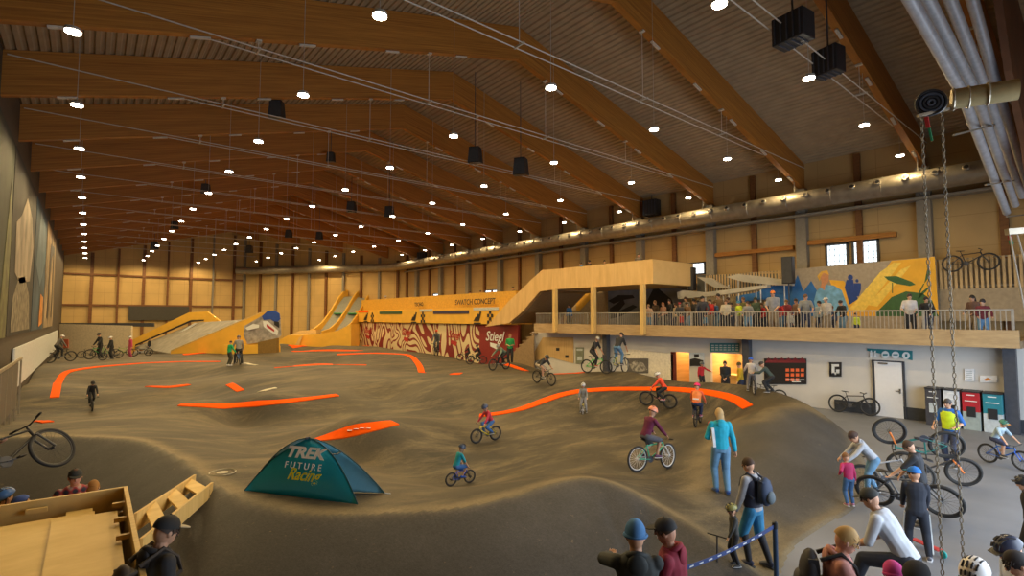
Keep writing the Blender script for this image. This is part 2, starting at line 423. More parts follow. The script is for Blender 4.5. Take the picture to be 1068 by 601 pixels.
# windows in the right wall: bright panes
M_day = mat('window_day', (.80, .92, 1.0), .3, emit=1.5, noise=.45, scale=5)
def window(idx, Ya, Yb, z0, z1):
    mb = MB()
    for a, b_ in ((Ya, Ya+.09), (Yb-.09, Yb)): mb.box((XR-.05, (a+b_)/2, (z0+z1)/2), (.14, b_-a, z1-z0))
    mb.box((XR-.05, (Ya+Yb)/2, z0+.04), (.14, Yb-Ya, .08)); mb.box((XR-.05, (Ya+Yb)/2, z1-.04), (.14, Yb-Ya, .08))
    o = struct('window_%d' % idx, mb, M_dark)
    g = MB(); g.box((XR-.03, (Ya+Yb)/2, (z0+z1)/2), (.02, Yb-Ya-.1, z1-z0-.1)); g.build('pane', M_day, o)
    g = MB()
    for i in range(1, 5): g.box((XR-.06, Ya+(Yb-Ya)*i/5, (z0+z1)/2), (.03, .02, z1-z0-.1))
    for i in range(1, 4): g.box((XR-.06, (Ya+Yb)/2, z0+(z1-z0)*i/4), (.03, Yb-Ya-.1, .02))
    g.build('glazing_bar', mat('glazing_bars', (.3, .34, .36), .5), o)
zc = CAM.z
window(1, 8.75, 9.75, zc+2.45, zc+3.6); window(2, 7.5, 8.6, zc+2.5, zc+3.65)
window(3, 16.2, 18.4, zc+2.55, zc+3.3); window(4, 36.3, 38.2, zc+1.6, zc+2.5); window(5, 45.5, 47.5, zc+1.6, zc+2.5)

# long air duct with nozzles
def duct():
    t = thing('air_duct', 'long galvanised air duct with round nozzles along the right wall', 'duct', (XR-1.0, 1.0, CAM.z+5.8))
    Lc = Vector((XR-1.0, 1.0, CAM.z+5.8)); pts = [(0, 0, 0), (0, 53, 0), (-.6, 55, 0)]
    mb = MB(); mb.tube([(0, -3, 0), (0, 52, 0), (-.5, 54.0, 0), (-1.5, 55.8, 0), (-11.7, 69.4, 0), (-13.2, 70.2, 0)], .45, 20); mb.build('duct_tube', M_steel, t, smooth=True)
    for y in range(-2, 52, 2): rg = MB(); rg.torus((0, y, 0), .455, .018, (0, 1, 0), 20, 4); rg.build('joint_ring', M_steel, t, smooth=True)
    for i in range(48):
        y = .1+i; a = math.radians(200); cx, cz = -.42, .17
        nb = MB(); nb.M = Matrix.Translation((cx, y, cz)) @ Euler((0, math.radians(22), 0)).to_matrix().to_4x4()
        nb.lathe([(.13, .02), (.15, -.03), (.12, -.07), (.09, -.07)], axis='X', n=12, mi=0); nb.lathe([(.085, -.06), (.085, -.072)], axis='X', n=12, mi=1)
        nb.build('nozzle', [M_steel, M_black], t, smooth=True)
    for y in range(0, 52, 5):
        h = MB(); h.tube([(0, y-.25, .44), (0, y-.25, 1.3)], .02, 6); h.tube([(.2, y-.25, -.45), (.9, y-.25, -.5)], .03, 6); h.build('hanger', M_greycol, t)
duct()
# equipment grilles on the right wall between columns and slatted fence
M_slat = mat('pale_slats', (.50, .35, .17), .55, noise=.08)
for k, (Ya, Yb) in enumerate(((1.0, 5.6), (6.1, 7.3), (9.9, 10.5), (11.2, 15.9))):
    t = thing('slatted_fence', 'pale vertical slatted fence %s' % ('at the right end of the right wall, behind the bicycle frame', 'between the bright windows and the near column', 'just left of the bright windows', 'above the grey shaped mural')[k], 'fence', (XR-.9, Ya, zc+1.15), 0, 'slatted fences on the upper level')
    n = int((Yb-Ya)/.16); mb = MB()
    for i in range(n): mb.box((0, i*.16, .62), (.03, .085, 1.25))
    mb.build('slats', M_slat, t); mb = MB(); mb.box((.03, (Yb-Ya)/2, 1.22), (.05, Yb-Ya, .05)); mb.box((.03, (Yb-Ya)/2, .1), (.05, Yb-Ya, .05)); mb.build('rail', M_greycol, t)
# upper level wall base (balcony edge) below fence
mb = MB(); mb.box((XR-.5, 8.5, zc+.5), (.9, 15.5, 1.3)); tag(mb.build('upper_wall', mat('upper_wall_paint', (.34, .27, .17), .6)), 'tall brown plinth below the slatted fence', 'wall')

# ---------------------------------------------------------------- downlights
rows = [(-.48, 6.17, .87, 2, 14), (4.5, 6.33, .97, 1, 13), (9.8, 6.44, 1.04, 0, 13), (15.0, 6.54, 1.09, 0, 12), (20.7, 6.71, 1.16, 0, 12), (26.4, 6.86, 1.23, 0, 10)]
rn = ['row along the left wall', 'second row from the left', 'row left of the ridge', 'row right of the ridge', 'second row from the right', 'row above the long duct']
M_lamp = mat('lamp_glass', (1, .9, .72), .4, emit=28, noise=0)
M_lampb = mat('lamp_body', (.5, .48, .42), .4, metal=.3)
lb = MB(); lb.lathe([(.05, .09), (.15, .07), (.165, .02), (.155, .0)], n=16); lbm = lb.mesh('lamp_body', M_lampb, True)
lg = MB(); lg.lathe([(.14, .0), (.145, -.03), (.10, -.035)], n=16); lgm = lg.mesh('diffuser', M_lamp, True)
for ri, (X, Z, y0, a, b_) in enumerate(rows):
    for j in range(a, b_+1):
        Y = (y0+j)*5 if j < 20 else 0
        if Y > 71 or (X > CH0.x-.5 and Y > CH0.y+(X-CH0.x)/(CH1.x-CH0.x)*(CH1.y-CH0.y)-.7): continue
        t = thing('downlight', 'round white downlight, %s from the viewer in the %s' % (ORD[j-a], rn[ri]), 'lamp', (X, Y, zc+Z), 0, 'round downlights under the roof')
        for nm, me in (('lamp_body', lbm), ('diffuser', lgm)):
            o = bpy.data.objects.new(nm, me); C.objects.link(o); o.parent = t
        mb = MB(); mb.tube([(0, 0, .08), (0, 0, zb(X)+DEP-(zc+Z))], .008, 5); mb.build('cable', M_lampb, t)
        d = bpy.data.lights.new('downlight_lamp', 'SPOT'); d.energy = LAMP_W*(.4 if ri == 5 else 1); d.color = LAMP_C; d.spot_size = math.radians(172); d.spot_blend = .5; d.shadow_soft_size = .16
        o = bpy.data.objects.new('downlight_lamp', d); C.objects.link(o); o.parent = t; o.location = (0, 0, -.06)
# ================================================================ THE TRACK
CP = [(px, py, z) for px, py, z in [
 (-60, 458, 1.0), (0, 458, 1.0), (75, 456, 1.0), (150, 459, 1.0), (190, 481, 1.0), (245, 519, 1.0), (285, 531, 1.0), (330, 538, 1.0), (400, 536, 1.0), (480, 531, 1.0), (530, 520, 1.0), (560, 511, 1.02), (590, 502, 1.02), (617, 500, 1.0), (645, 506, .9), (680, 524, .62), (740, 560, .3), (800, 603, .05),
 (255, 512, .97), (320, 515, .95), (373, 526, .95), (400, 513, .92), (450, 522, .9), (220, 495, .95), (140, 440, .85), (60, 440, .85), (200, 460, .8), (250, 475, .75), (560, 500, .85), (520, 507, .8),
 (300, 465, .42), (360, 478, .2), (430, 486, .1), (480, 507, .02), (520, 490, .04), (560, 475, .08), (600, 470, .15), (640, 480, .2), (640, 500, .5), (681, 494, .05), (720, 500, .15), (750, 515, .2),
 (330, 459, .8), (370, 449, .82), (412, 441, .78), (440, 437, .6), (300, 470, .6),
 (450, 430, .2), (400, 432, .25), (330, 437, .2), (250, 440, .2), (180, 432, .25),
 (187, 423, .7), (230, 425, .72), (270, 422, .72), (310, 418, .72), (352, 412, .7), (400, 415, .4), (90, 427, .1), (130, 425, .1),
 (44, 440, .75), (20, 425, .3), (57, 415, .5), (60, 400, .75), (65, 387, .92), (100, 383, .95), (150, 379.5, .95), (230, 377.5, .95), (120, 405, .15), (200, 395, .35), (155, 404, .55), (176, 404, .58), (197, 402, .55), (237, 402, .6), (250, 408, .5),
 (270, 397, .8), (330, 401, .8), (400, 401, .82), (470, 402, .85), (500, 395, .95), (520, 392, .95), (450, 390, .55),
 (287, 384, .85), (330, 381, .95), (382, 382, .9), (330, 372, .5),
 (352, 369, 1.05), (400, 368, 1.1), (428, 370, 1.05), (436, 380, .85), (441, 389, .7), (474, 390, .75), (303, 361, 1.15), (345, 360.5, 1.15), (386, 361, 1.15), (305, 367, 1.05), (375, 366, 1.05),
 (455, 373, .8), (490, 380, .7), (520, 388, .75), (540, 379, .8),
 (500, 434, .1), (540, 429, .32), (570, 418, .52), (600, 408, .72), (640, 405, .8), (700, 406, .8), (740, 410, .8), (765, 415, .74), (781, 425, .58),
 (608, 431, .18), (650, 430, .2), (685, 429, .22), (728, 446, .1), (755, 442, .25), (700, 450, .05), (550, 450, .1), (500, 462, .02),
 (640, 396, 1.0), (700, 397, 1.03), (740, 399, 1.05), (770, 401, 1.08), (620, 388, 1.1), (590, 390, 1.0), (565, 402, .8), (660, 389, 1.1),
 (785, 404, 1.1), (810, 410, 1.05), (835, 422, .88), (862, 440, .5), (888, 464, .1), (900, 498, -.02), (890, 533, -.03), (840, 560, -.03), (812, 601, -.03),
 (805, 425, .98), (800, 470, .6), (790, 445, .75), (750, 470, .3), (850, 500, .28), (850, 460, .52), (830, 530, .1), (783, 588, .02),
 (192, 369.5, 1.0), (215, 369, 1.0), (120, 374, .95), (240, 381, .9), (30, 380, .8)]]
pts = [(G(px, py, z).x, G(px, py, z).y, z) for px, py, z in CP]
wp = [(-2, 3, 0), (0, 3.5, 0), (2, 3.2, 0), (4, 3.0, 0), (6, 2.5, 0), (-2, 7, 0), (-.5, 6, 0), (2, 5.2, 0), (4.6, 3.6, 0), (5.6, 3.2, 0),
      (22.4, 12, -.2), (22.6, 17, -.1), (22.8, 22, -.1), (22.8, 27, .2), (24, 34, .3), (24, 45, .5), (20, 5, -.4), (16, 2, -.4), (12, 1, -.4), (9, 1, -.2), (24, 8, -.5),
      (0, 45, .7), (5, 45, .8), (10, 48, .8), (15, 50, .8), (20, 50, .8), (-2, 50, .5), (-2, 35, .6), (10, 55, .8), (0, 60, .5), (20, 60, .6), (12, 36, .3), (4, 28, .3)]
pts += wp
PA = np.array(pts); 
def _phi(r): return np.sqrt(r*r+.6)
_D = np.sqrt((PA[:, None, 0]-PA[None, :, 0])**2+(PA[:, None, 1]-PA[None, :, 1])**2)
_A = _phi(_D)-np.eye(len(PA))*.02
_mean = .4
_w = np.linalg.solve(_A, PA[:, 2]-_mean)
def seg_dist(x, y, P, closed=False):
    """distance to a polyline and the height of its nearest point"""
    best = np.full(x.shape, 1e9); zz = np.zeros(x.shape)
    n = len(P)
    for i in range(n if closed else n-1):
        a, b_ = P[i], P[(i+1) % n]; dx, dy = b_[0]-a[0], b_[1]-a[1]; L2 = dx*dx+dy*dy+1e-9
        t = np.clip(((x-a[0])*dx+(y-a[1])*dy)/L2, 0, 1)
        d = np.sqrt((x-a[0]-t*dx)**2+(y-a[1]-t*dy)**2); m = d < best
        best = np.where(m, d, best); zz = np.where(m, a[2]+t*(b_[2]-a[2]), zz)
    return best, zz
def inside(x, y, P):
    c = np.zeros(x.shape, bool); n = len(P)
    for i in range(n):
        x1, y1, x2, y2 = P[i][0], P[i][1], P[(i+1) % n][0], P[(i+1) % n][1]
        if y1 == y2: continue
        c ^= ((y1 > y) != (y2 > y)) & (x < (x2-x1)*(y-y1)/(y2-y1)+x1)
    return c
def smooth_line(P, n=3):
    for _ in range(n):
        Q = [P[0]]
        for a, b_ in zip(P[:-1], P[1:]):
            Q += [tuple(a[k]*.75+b_[k]*.25 for k in range(3)), tuple(a[k]*.25+b_[k]*.75 for k in range(3))]
        P = Q+[P[-1]]
    return P
def gp(px, py, z): p = G(px, py, z); return (p.x, p.y, z)
# the sharp crest of the near bank, and the ground line where the track meets the concrete
CREST = smooth_line([gp(*q) for q in [(-140, 459, 1), (-60, 458, 1.0), (0, 457, 1.0), (75, 455, 1.0), (150, 459, 1.0), (190, 479, 1.0), (245, 520, 1.0), (285, 532, 1.0), (330, 538, 1.0), (400, 536, 1.0), (480, 531, 1.0), (530, 520, 1.0), (560, 511, 1.0), (590, 502, 1.0), (617, 500, .97), (645, 507, .88), (680, 526, .6), (740, 562, .28), (790, 598, .05), (830, 640, .0)]], 2)
OUTER = CREST+[(9, -8, 0), (-8, -8, 0), (-9, 9, 0)]
EDGE = smooth_line([gp(*q) for q in [(800, 650, 0), (812, 603, 0), (825, 571, 0), (862, 547, 0), (890, 533, 0), (906, 510, 0), (903, 480, 0), (890, 452, 0)]]+[(21.4, 8.8, 0), (22.6, 12.5, 0), (23.1, 19, 0), (23.1, 26, 0)], 2)
FOOT = [(-3, 3.2, 0), (1.5, 2.6, 0), (3.2, 1.6, 0)]
TRK = EDGE+[(23.1, 28, 0), (23.1, 59, 0), (-4, 59, 0), (-4, 0, 0), (3.4, .5, 0)]
FLANK = [gp(*q) for q in [(862, 439, .5), (838, 424, .88), (818, 430, .92), (798, 438, .85), (768, 450, .5), (745, 470, .3), (742, 505, .2), (748, 530, .15), (800, 540, .05), (840, 570, 0), (950, 570, 0), (950, 430, 0)]]
def hgt_np(x, y):
    out = np.full(x.shape, _mean)
    for k in range(len(PA)): out = out+_w[k]*_phi(np.sqrt((x-PA[k, 0])**2+(y-PA[k, 1])**2))
    out = np.clip(out, .035, 1.35)
    # the outer face of the near bank falls away from its crest
    d, zc_ = seg_dist(x, y, CREST); o = inside(x, y, OUTER)
    u = np.clip(d/2.25, 0, 1); face = (zc_+.03)*(1-u)**1.0*(1+.25*u)
    out = np.where(o, face, out)
    e, _ = seg_dist(x, y, EDGE); ti = inside(x, y, TRK)
    lim = np.where(ti, .015+e*.85, -.02-e*.6)
    return np.minimum(out, np.maximum(lim, -.3))
def hgt(x, y): return max(0.0, float(hgt_np(np.array([x]), np.array([y]))[0]))
xs = np.arange(XL+.04, 23.4, .09); ys = np.concatenate([np.arange(1.5, 14, .07), np.arange(14, 20, .12), np.arange(20, 58, .22)])
XX, YY = np.meshgrid(xs, ys); ZZ = hgt_np(XX, YY)
def build_track():
    n, m = len(xs), len(ys)
    V = np.stack([XX.ravel(), YY.ravel(), ZZ.ravel()], 1)
    Fc = []
    for j in range(m-1):
        for i in range(n-1):
            if max(ZZ[j, i], ZZ[j, i+1], ZZ[j+1, i], ZZ[j+1, i+1]) < 0.0: continue
            a = j*n+i; Fc.append((a, a+1, a+n+1, a+n))
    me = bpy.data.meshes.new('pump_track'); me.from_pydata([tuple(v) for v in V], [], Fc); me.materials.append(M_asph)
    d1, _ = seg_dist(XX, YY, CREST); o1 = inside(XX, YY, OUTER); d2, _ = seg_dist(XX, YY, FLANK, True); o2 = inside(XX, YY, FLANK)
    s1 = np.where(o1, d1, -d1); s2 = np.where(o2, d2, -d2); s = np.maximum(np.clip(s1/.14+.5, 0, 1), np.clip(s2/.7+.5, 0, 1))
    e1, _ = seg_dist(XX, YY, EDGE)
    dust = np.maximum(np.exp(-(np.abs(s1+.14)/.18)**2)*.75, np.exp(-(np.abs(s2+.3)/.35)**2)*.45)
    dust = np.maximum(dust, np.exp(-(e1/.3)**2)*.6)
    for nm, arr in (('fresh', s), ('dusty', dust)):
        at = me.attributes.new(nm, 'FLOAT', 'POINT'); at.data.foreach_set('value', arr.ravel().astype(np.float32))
    me.shade_smooth(); o = bpy.data.objects.new('floor_track', me); C.objects.link(o)
    return tag(o, kind='structure')
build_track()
def hit(px, py, dz=0.0, z0=None):
    """where the line of sight through a pixel meets the track (or the floor)"""
    d = ray(px, py); t0, t = 2.0, 2.0
    N = 900; ts = np.linspace(2.5, 75, N)
    X = CAM.x+d.x*ts; Y = CAM.y+d.y*ts; Zr = CAM.z+d.z*ts
    Ht = np.maximum(hgt_np(X, Y), 0); Ht = np.where((X > 23.3) | (Y > 58) | (X < XL) | (Y < 1.5), 0, Ht)
    idx = np.where(Zr <= Ht)[0]
    if len(idx) == 0 or X[idx[0]] > 22.4:
        ok = np.where((X < 22.2) & (Y < 57))[0]; i = ok[np.argmin((Zr-Ht)[ok])] if len(ok) else 0
        if len(ok) and (Zr-Ht)[i] < .6 and py > 370: return Vector((X[i], Y[i], Ht[i]))
    if len(idx) == 0: return G(px, py, .8)
    i = idx[0]
    if i == 0: return Vector((X[0], Y[0], Ht[0]))
    a = (Zr[i-1]-Ht[i-1]); b = (Ht[i]-Zr[i]); f = a/(a+b+1e-9); t = ts[i-1]+(ts[i]-ts[i-1])*f
    return Vector((CAM.x+d.x*t, CAM.y+d.y*t, CAM.z+d.z*t))
def floorz(x, y):
    return hgt(x, y) if (XL < x < 23.3 and 1.5 < y < 58) else 0.0
# orange strips lying on the track
def strip(pxs, w, label, z=None, txt=None, widths=None):
    pp_ = []
    for (xa, ya), (xb, yb) in zip(pxs[:-1], pxs[1:]):
        n = max(1, int(math.hypot(xb-xa, yb-ya)/5))
        pp_ += [(xa+(xb-xa)*i/n, ya+(yb-ya)*i/n) for i in range(n)]
    pp_.append(pxs[-1])
    for _ in range(2): pp_ = [pp_[0]]+[tuple((pp_[i-1][k]+2*pp_[i][k]+pp_[i+1][k])/4 for k in (0, 1)) for i in range(1, len(pp_)-1)]+[pp_[-1]]
    P = [hit(*p) for p in pp_]
    # densify
    Q = []
    for a, b in zip(P[:-1], P[1:]):
        n = max(2, int((b-a).length/.25))
        for i in range(n): Q.append(a.lerp(b, i/n))
    Q.append(P[-1]); mb = MB(); V = []
    for _ in range(2):
        Q = [Q[0]]+[(Q[i-1]+Q[i]*2+Q[i+1])/4 for i in range(1, len(Q)-1)]+[Q[-1]]
    for i, p in enumerate(Q):
        d = (Q[min(i+1, len(Q)-1)]-Q[max(i-1, 0)]); d.z = 0; d.normalize(); s = Vector((-d.y, d.x, 0))
        for k in (-1, -.33, .33, 1):
            q = p+s*(w/2*k); V.append((q.x, q.y, floorz(q.x, q.y)+.03))
        for k in (1, -1):
            q = p+s*(w/2*k); V.append((q.x, q.y, floorz(q.x, q.y)-.02))
    Fc = []
    for i in range(len(Q)-1):
        for j in range(6): Fc.append((i*6+j, i*6+(j+1) % 6, (i+1)*6+(j+1) % 6, (i+1)*6+j))
    Fc += [tuple(range(6)), tuple((len(Q)-1)*6+j for j in range(6))]
    c = Q[len(Q)//2].copy(); mb.add([Vector(v)-c for v in V], Fc); o = mb.build('marker_strip', M_orange, smooth=False); o.location = c
    tag(o, label, 'track marking', 'orange strips on the pump track'); return o, Q
strip([(57, 415), (60, 400), (66, 388), (100, 383), (150, 379), (190, 377.5), (229, 377.5)], .30, 'long hooked orange strip on the berm at the far left')
strip([(154, 403.5), (176, 404.5), (197, 401.5)], .24, 'short curved orange strip inside the left bowl')
strip([(239, 401), (251, 408)], .3, 'tiny slanted orange strip right of the short curved one')
strip([(39, 439.5), (50, 441)], .26, 'smallest orange strip, near the left edge of the track')
strip([(187, 423), (230, 424), (290, 420), (352, 412.5)], .22, 'straight orange strip in the middle left of the track')
o, q = strip([(328, 460), (370, 449), (412, 441.5)], .26, 'orange strip with white lettering behind the teal tent')
mid = q[int(len(q)*.45)]; dq = (q[int(len(q)*.45)+3]-mid); dq.z = 0; dq.normalize(); mb = MB()
for k in range(4):
    c_ = mid+dq*(k*.16)-o.location; z_ = floorz(mid.x+dq.x*k*.16, mid.y+dq.y*k*.16)+.034-o.location.z; sd_ = Vector((-dq.y, dq.x, 0)); ww = .09 if k else .13
    mb.add([Vector((c_.x, c_.y, z_))+dq*a+sd_*b for a, b in ((-.06, -ww/2), (.06, -ww/2), (.06, ww/2), (-.06, ww/2))]+[Vector((c_.x, c_.y, z_+.004))+dq*a+sd_*b for a, b in ((-.06, -ww/2), (.06, -ww/2), (.06, ww/2), (-.06, ww/2))], [(0, 1, 2, 3), (4, 5, 6, 7), (0, 1, 5, 4), (1, 2, 6, 5), (2, 3, 7, 6), (3, 0, 4, 7)])
mb.build('lettering', mat('strip_white', (.8, .75, .7), .6), o)
strip([(286, 384), (330, 380.5), (382, 381)], .32, 'arched orange strip on the mound in the middle distance')
strip([(352, 370), (390, 368.5), (429, 370), (436, 379), (441, 389)], .38, 'orange strip bent down at its right end, below the yellow wall')
strip([(303, 361.5), (345, 360), (386, 361)], .5, 'farthest orange strip, before the yellow slides')
strip([(306, 367), (340, 365.5), (376, 366)], .45, 'orange strip just in front of the farthest one')
strip([(191, 370), (216, 368)], .6, 'short orange strip at the foot of the grey ramp')
strip([(474, 391), (478, 389.5)], .5, 'orange spot on the crest in the centre of the track')
strip([(500, 434), (520, 432), (545, 427), (565, 419), (585, 412), (605, 408), (640, 406), (700, 406), (735, 409), (760, 414), (774, 419), (780, 425)], .36, 'longest orange strip, sweeping round the right bowl')
strip([(577, 384.5), (595, 386.5), (608, 389)], .6, 'orange strip behind the crouching rider')
strip([(527, 380), (540, 384), (548, 387)], .5, 'orange strip left of the crouching rider')
# ================================================================ GALLERY ON THE RIGHT
XG = 23.0; ZD = 3.05
Y0g, Y1g = 2.45, 25.6
mb = MB(); mb.box(((XG+XR)/2+.1, (Y0g+Y1g)/2, 2.93), (XR-XG-.6, Y1g-Y0g, .24)); tag(mb.build('gallery_deck', mat('deck_board', (.3, .22, .13))), 'gallery floor slab carrying the spectators', 'deck')
mb = MB(); mb.box((0, (Y1g-Y0g)/2, .29), (.12, Y1g-Y0g, .58)); o = mb.build('gallery_fascia', wood('fascia_board', (.36, .25, .13), (.50, .36, .19), 'Z', 9, 1.0)); o.location = (XG, Y0g, 2.83); tag(o, 'long pale timber edge board of the spectator gallery', 'fascia')
M_rail = mat('steel_rail', (.42, .40, .36), .4, metal=.4)
ny = 10; seg = (Y1g-Y0g-.2)/ny
for k in range(ny):
    t = thing('railing', '%s railing panel from the right along the gallery' % ORD[k], 'railing', (XG+.02, Y0g+.1+k*seg, 3.41), 0, 'railing panels along the gallery')
    mb = MB(); mb.box((0, seg/2, .66), (.06, seg, .05)); mb.build('top_rail', M_rail, t)
    mb = MB(); n = int(seg/.125)
    for i in range(n): mb.box((0, (i+.5)*seg/n, .32), (.022, .022, .64))
    mb.build('balusters', M_rail, t)
    mb = MB(); mb.box((0, .02, .33), (.05, .05, .66)); mb.build('rail_post', M_rail, t)
# white wall under the gallery
XW = 24.0
kio = [onX(px, 380, XW).y for px in (741, 782)]; ent = [onX(px, 380, XW).y for px in (702, 719)]
zk = onX(760, 369, XW).z; ze = onX(710, 367.5, XW).z
mb = MB()
def wseg(Ya, Yb, z0, z1): mb.box((XW+.1, (Ya+Yb)/2, (z0+z1)/2), (.2, abs(Yb-Ya), z1-z0))
wseg(-2.8, kio[1], 0, 2.82); wseg(kio[0], ent[1], 0, 2.82); wseg(ent[0], 27.0, 0, 2.82); wseg(kio[1], kio[0], zk, 2.82); wseg(ent[1], ent[0], ze, 2.82)
struct('wall_white', mb, M_white)
mb = MB(); mb.box((XW-.03, 2.7, .22), (.04, 10.9, .44)); struct('baseboard_right', mb, mat('skirting', (.04, .045, .055), .5))
# kiosk room behind the serving opening, lit
M_kio = wood('kiosk_wood', (.62, .36, .12), (.8, .52, .22), 'Z', 5, 1.3)
mb = MB(); Ya, Yb = kio[1]-.3, kio[0]+.3
mb.box((XW+3.2, (Ya+Yb)/2, 1.4), (.1, Yb-Ya, 2.8)); mb.box((XW+1.7, Ya, 1.4), (3, .1, 2.8)); mb.box((XW+1.7, Yb, 1.4), (3, .1, 2.8)); mb.box((XW+1.7, (Ya+Yb)/2, 2.72), (3, Yb-Ya, .08))
struct('wall_kiosk', mb, M_kio)
o = area('kiosk_lamp', (XW+1.6, (Ya+Yb)/2, 2.6), (0, 0, 0), 1.2, 2.2, 110, (1, .72, .38))
t = thing('counter', 'wooden counter inside the lit kiosk opening', 'counter', (XW+1.2, (Ya+Yb)/2, 0))
mb = MB(); mb.box((0, 0, .45), (.5, Yb-Ya-.6, .9)); mb.build('counter_body', M_kio, t); mb = MB(); mb.box((0, 0, .93), (.65, Yb-Ya-.5, .05)); mb.build('counter_top', M_ply, t)
mb = MB(); Ya, Yb = ent[1]-.1, ent[0]+.1
mb.box((XW+2.2, (Ya+Yb)/2, 1.4), (.1, Yb-Ya, 2.8)); mb.box((XW+1.2, Ya, 1.4), (2, .1, 2.8)); mb.box((XW+1.2, Yb, 1.4), (2, .1, 2.8)); mb.box((XW+1.2, (Ya+Yb)/2, 2.7), (2, Yb-Ya, .08))
struct('wall_entrance', mb, M_kio)
area('entrance_lamp', (XW+1.2, (Ya+Yb)/2, 2.6), (0, 0, 0), .8, .9, 40, (1, .72, .38))
mb = MB(); mb.box((XW-.02, ent[0]-.05, ze/2), (.06, .3, ze)); tag(mb.build('door_leaf', mat('dark_red_paint', (.14, .02, .015), .5)), 'narrow dark red open door at the lit entrance', 'door')
def flat(name, label, cat, poly, X, m, th=.03, parts=(), group=None):
    """flat panel on a wall of constant X, outline in photograph pixels; parts: (name, polys, material)"""
    P = [onX(px, py, X) for px, py in poly]; c = sum(P, Vector())/len(P); c.x = X
    mb = MB(); mb.prism([p-c for p in P], (th, 0, 0))
    if not parts:
        o = mb.build(name, m); o.location = c; return tag(o, label, cat, group)
    t = thing(name, label, cat, c, 0, group); mb.build('board', m, t)
    for i, (nm, polys, mm) in enumerate(parts):
        q = MB()
        for pl in polys:
            Q = [onX(px, py, X)-c-Vector((.006+.002*i, 0, 0)) for px, py in pl]; q.prism(Q, (.01, 0, 0))
        q.build(nm, mm, t)
    return t
def R4(x0, y0, x1, y1, y0b=None, y1b=None): return [(x0, y0), (x1, y0b if y0b is not None else y0), (x1, y1b if y1b is not None else y1), (x0, y1)]
def circ(cx, cy, rx, ry=None, n=12): ry = ry or rx; return [(cx+rx*math.cos(2*PI*i/n), cy+ry*math.sin(2*PI*i/n)) for i in range(n)]
M_teal = mat('teal_sign', (.02, .19, .22), .5, noise=.03); M_sw = mat('sign_white', (.75, .78, .78), .5, noise=.02); M_bk = mat('ink', (.015, .015, .018), .5, noise=.02)
M_red = mat('red_panel', (.45, .03, .03), .5); M_lgr = mat('light_grey_print', (.5, .55, .56), .5)
X1 = XW-.05
flat('pictogram_sign', 'teal sign with four white pictograms above the white door', 'sign', R4(904.5, 363.5, 951.5, 366, 366, 376), X1, M_teal, parts=[
 ('pictogram', [circ(908.5, 366.6, .9, 1.1), R4(907.2, 368, 909.8, 373), circ(912.8, 366.9, .9, 1.1), [(912.8, 368), (914.6, 373), (911, 373)]], M_sw),
 ('pictogram', [circ(923.3, 370, 4, 3.9, 16)], M_sw), ('pictogram', [circ(934, 370.5, 4, 3.9, 16)], M_sw), ('pictogram', [circ(945, 371, 4, 3.9, 16)], M_sw),
 ('pictogram_mark', [R4(921, 369.2, 925.8, 371), R4(931.5, 369.5, 936.6, 370.8), R4(944, 369.3, 946.4, 372.5)], M_teal)])
# door
P = [onX(912.5, 435, X1).y, onX(945, 437, X1).y]; yd0, yd1 = P[1], P[0]
zt = 2.1
t = MB(); dl = bpy.data.objects.new('door_1', None); C.objects.link(dl); dl.location = (X1, (yd0+yd1)/2, 0); tag(dl, kind='structure'); wd = yd1-yd0
t.box((0, 0, zt/2), (.05, wd-.12, zt)); t.build('door_leaf', mat('door_white', (.80, .80, .80), .45, noise=.02), dl)
t = MB()
for s_ in (-1, 1): t.box((-.01, s_*wd/2, zt/2), (.07, .05, zt+.05))
t.box((-.01, 0, zt+.03), (.07, wd+.05, .05)); t.build('door_frame', M_dark, dl)
t = MB(); t.box((-.07, -wd/2+.2, 1.02), (.03, .16, .03)); t.box((-.04, -wd/2+.14, 1.02), (.04, .05, .18)); t.box((-.05, wd/2-.35, zt-.06), (.06, .3, .06)); t.build('door_handle', M_chrome, dl)
flat('poster', 'small black poster with a pale letter shape left of the white door', 'poster', R4(865, 378, 877.5, 393), X1, M_bk, parts=[('print', [R4(867.5, 380, 875, 382.5), R4(867.5, 380, 870.5, 391), R4(867.5, 388.5, 875.5, 391), R4(872, 385.5, 875.5, 391)], M_sw)])
flat('score_board', 'black menu board with orange figures and a red scalloped top', 'board', R4(797, 374, 841, 401), X1, M_bk, parts=[
 ('orange_figures', [R4(819.5+i*5.2, 384.5+j*5, 823+i*5.2, 387.8+j*5) for i in range(4) for j in range(3) if (i, j) != (3, 2)], mat('orange_digits', (.85, .16, .05), .5)),
 ('white_lines', [R4(819.5, 395.8, 839, 396.6), R4(826, 397.8, 835, 398.8)], M_sw),
 ('red_valance', [[(798, 378.5)]+[(798+i*3.5, 374+(1.8 if i % 2 == 0 else -1)) for i in range(1, 13)]+[(841, 378.5)]], mat('wine_red', (.2, .02, .03), .6))])
flat('notice', 'white notice sheet on the white wall above the grey bin', 'paper', R4(1006, 385, 1016, 397.5), X1, mat('paper', (.8, .82, .85), .6), parts=[('print', [R4(1008, 387+i*2, 1014, 388+i*2) for i in range(5)], M_lgr)])
flat('notice', 'wide notice with an orange picture on the white wall above the teal bin', 'paper', R4(1022, 392, 1040, 398.8), X1, mat('paper', (.8, .82, .85), .6), parts=[('print', [[(1026, 396), (1030, 394), (1035, 396.5), (1028, 397.5)]], mat('orange_print', (.7, .25, .05)))])
flat('kiosk_sign', 'dark teal sign with rows of small white words above the kiosk opening', 'sign', R4(740, 358, 771, 367), X1, M_teal, parts=[('print', [R4(742+i*4.2, 359.8+j*2.3, 745+i*4.2, 360.9+j*2.3) for i in range(7) for j in range(3)], M_lgr)])
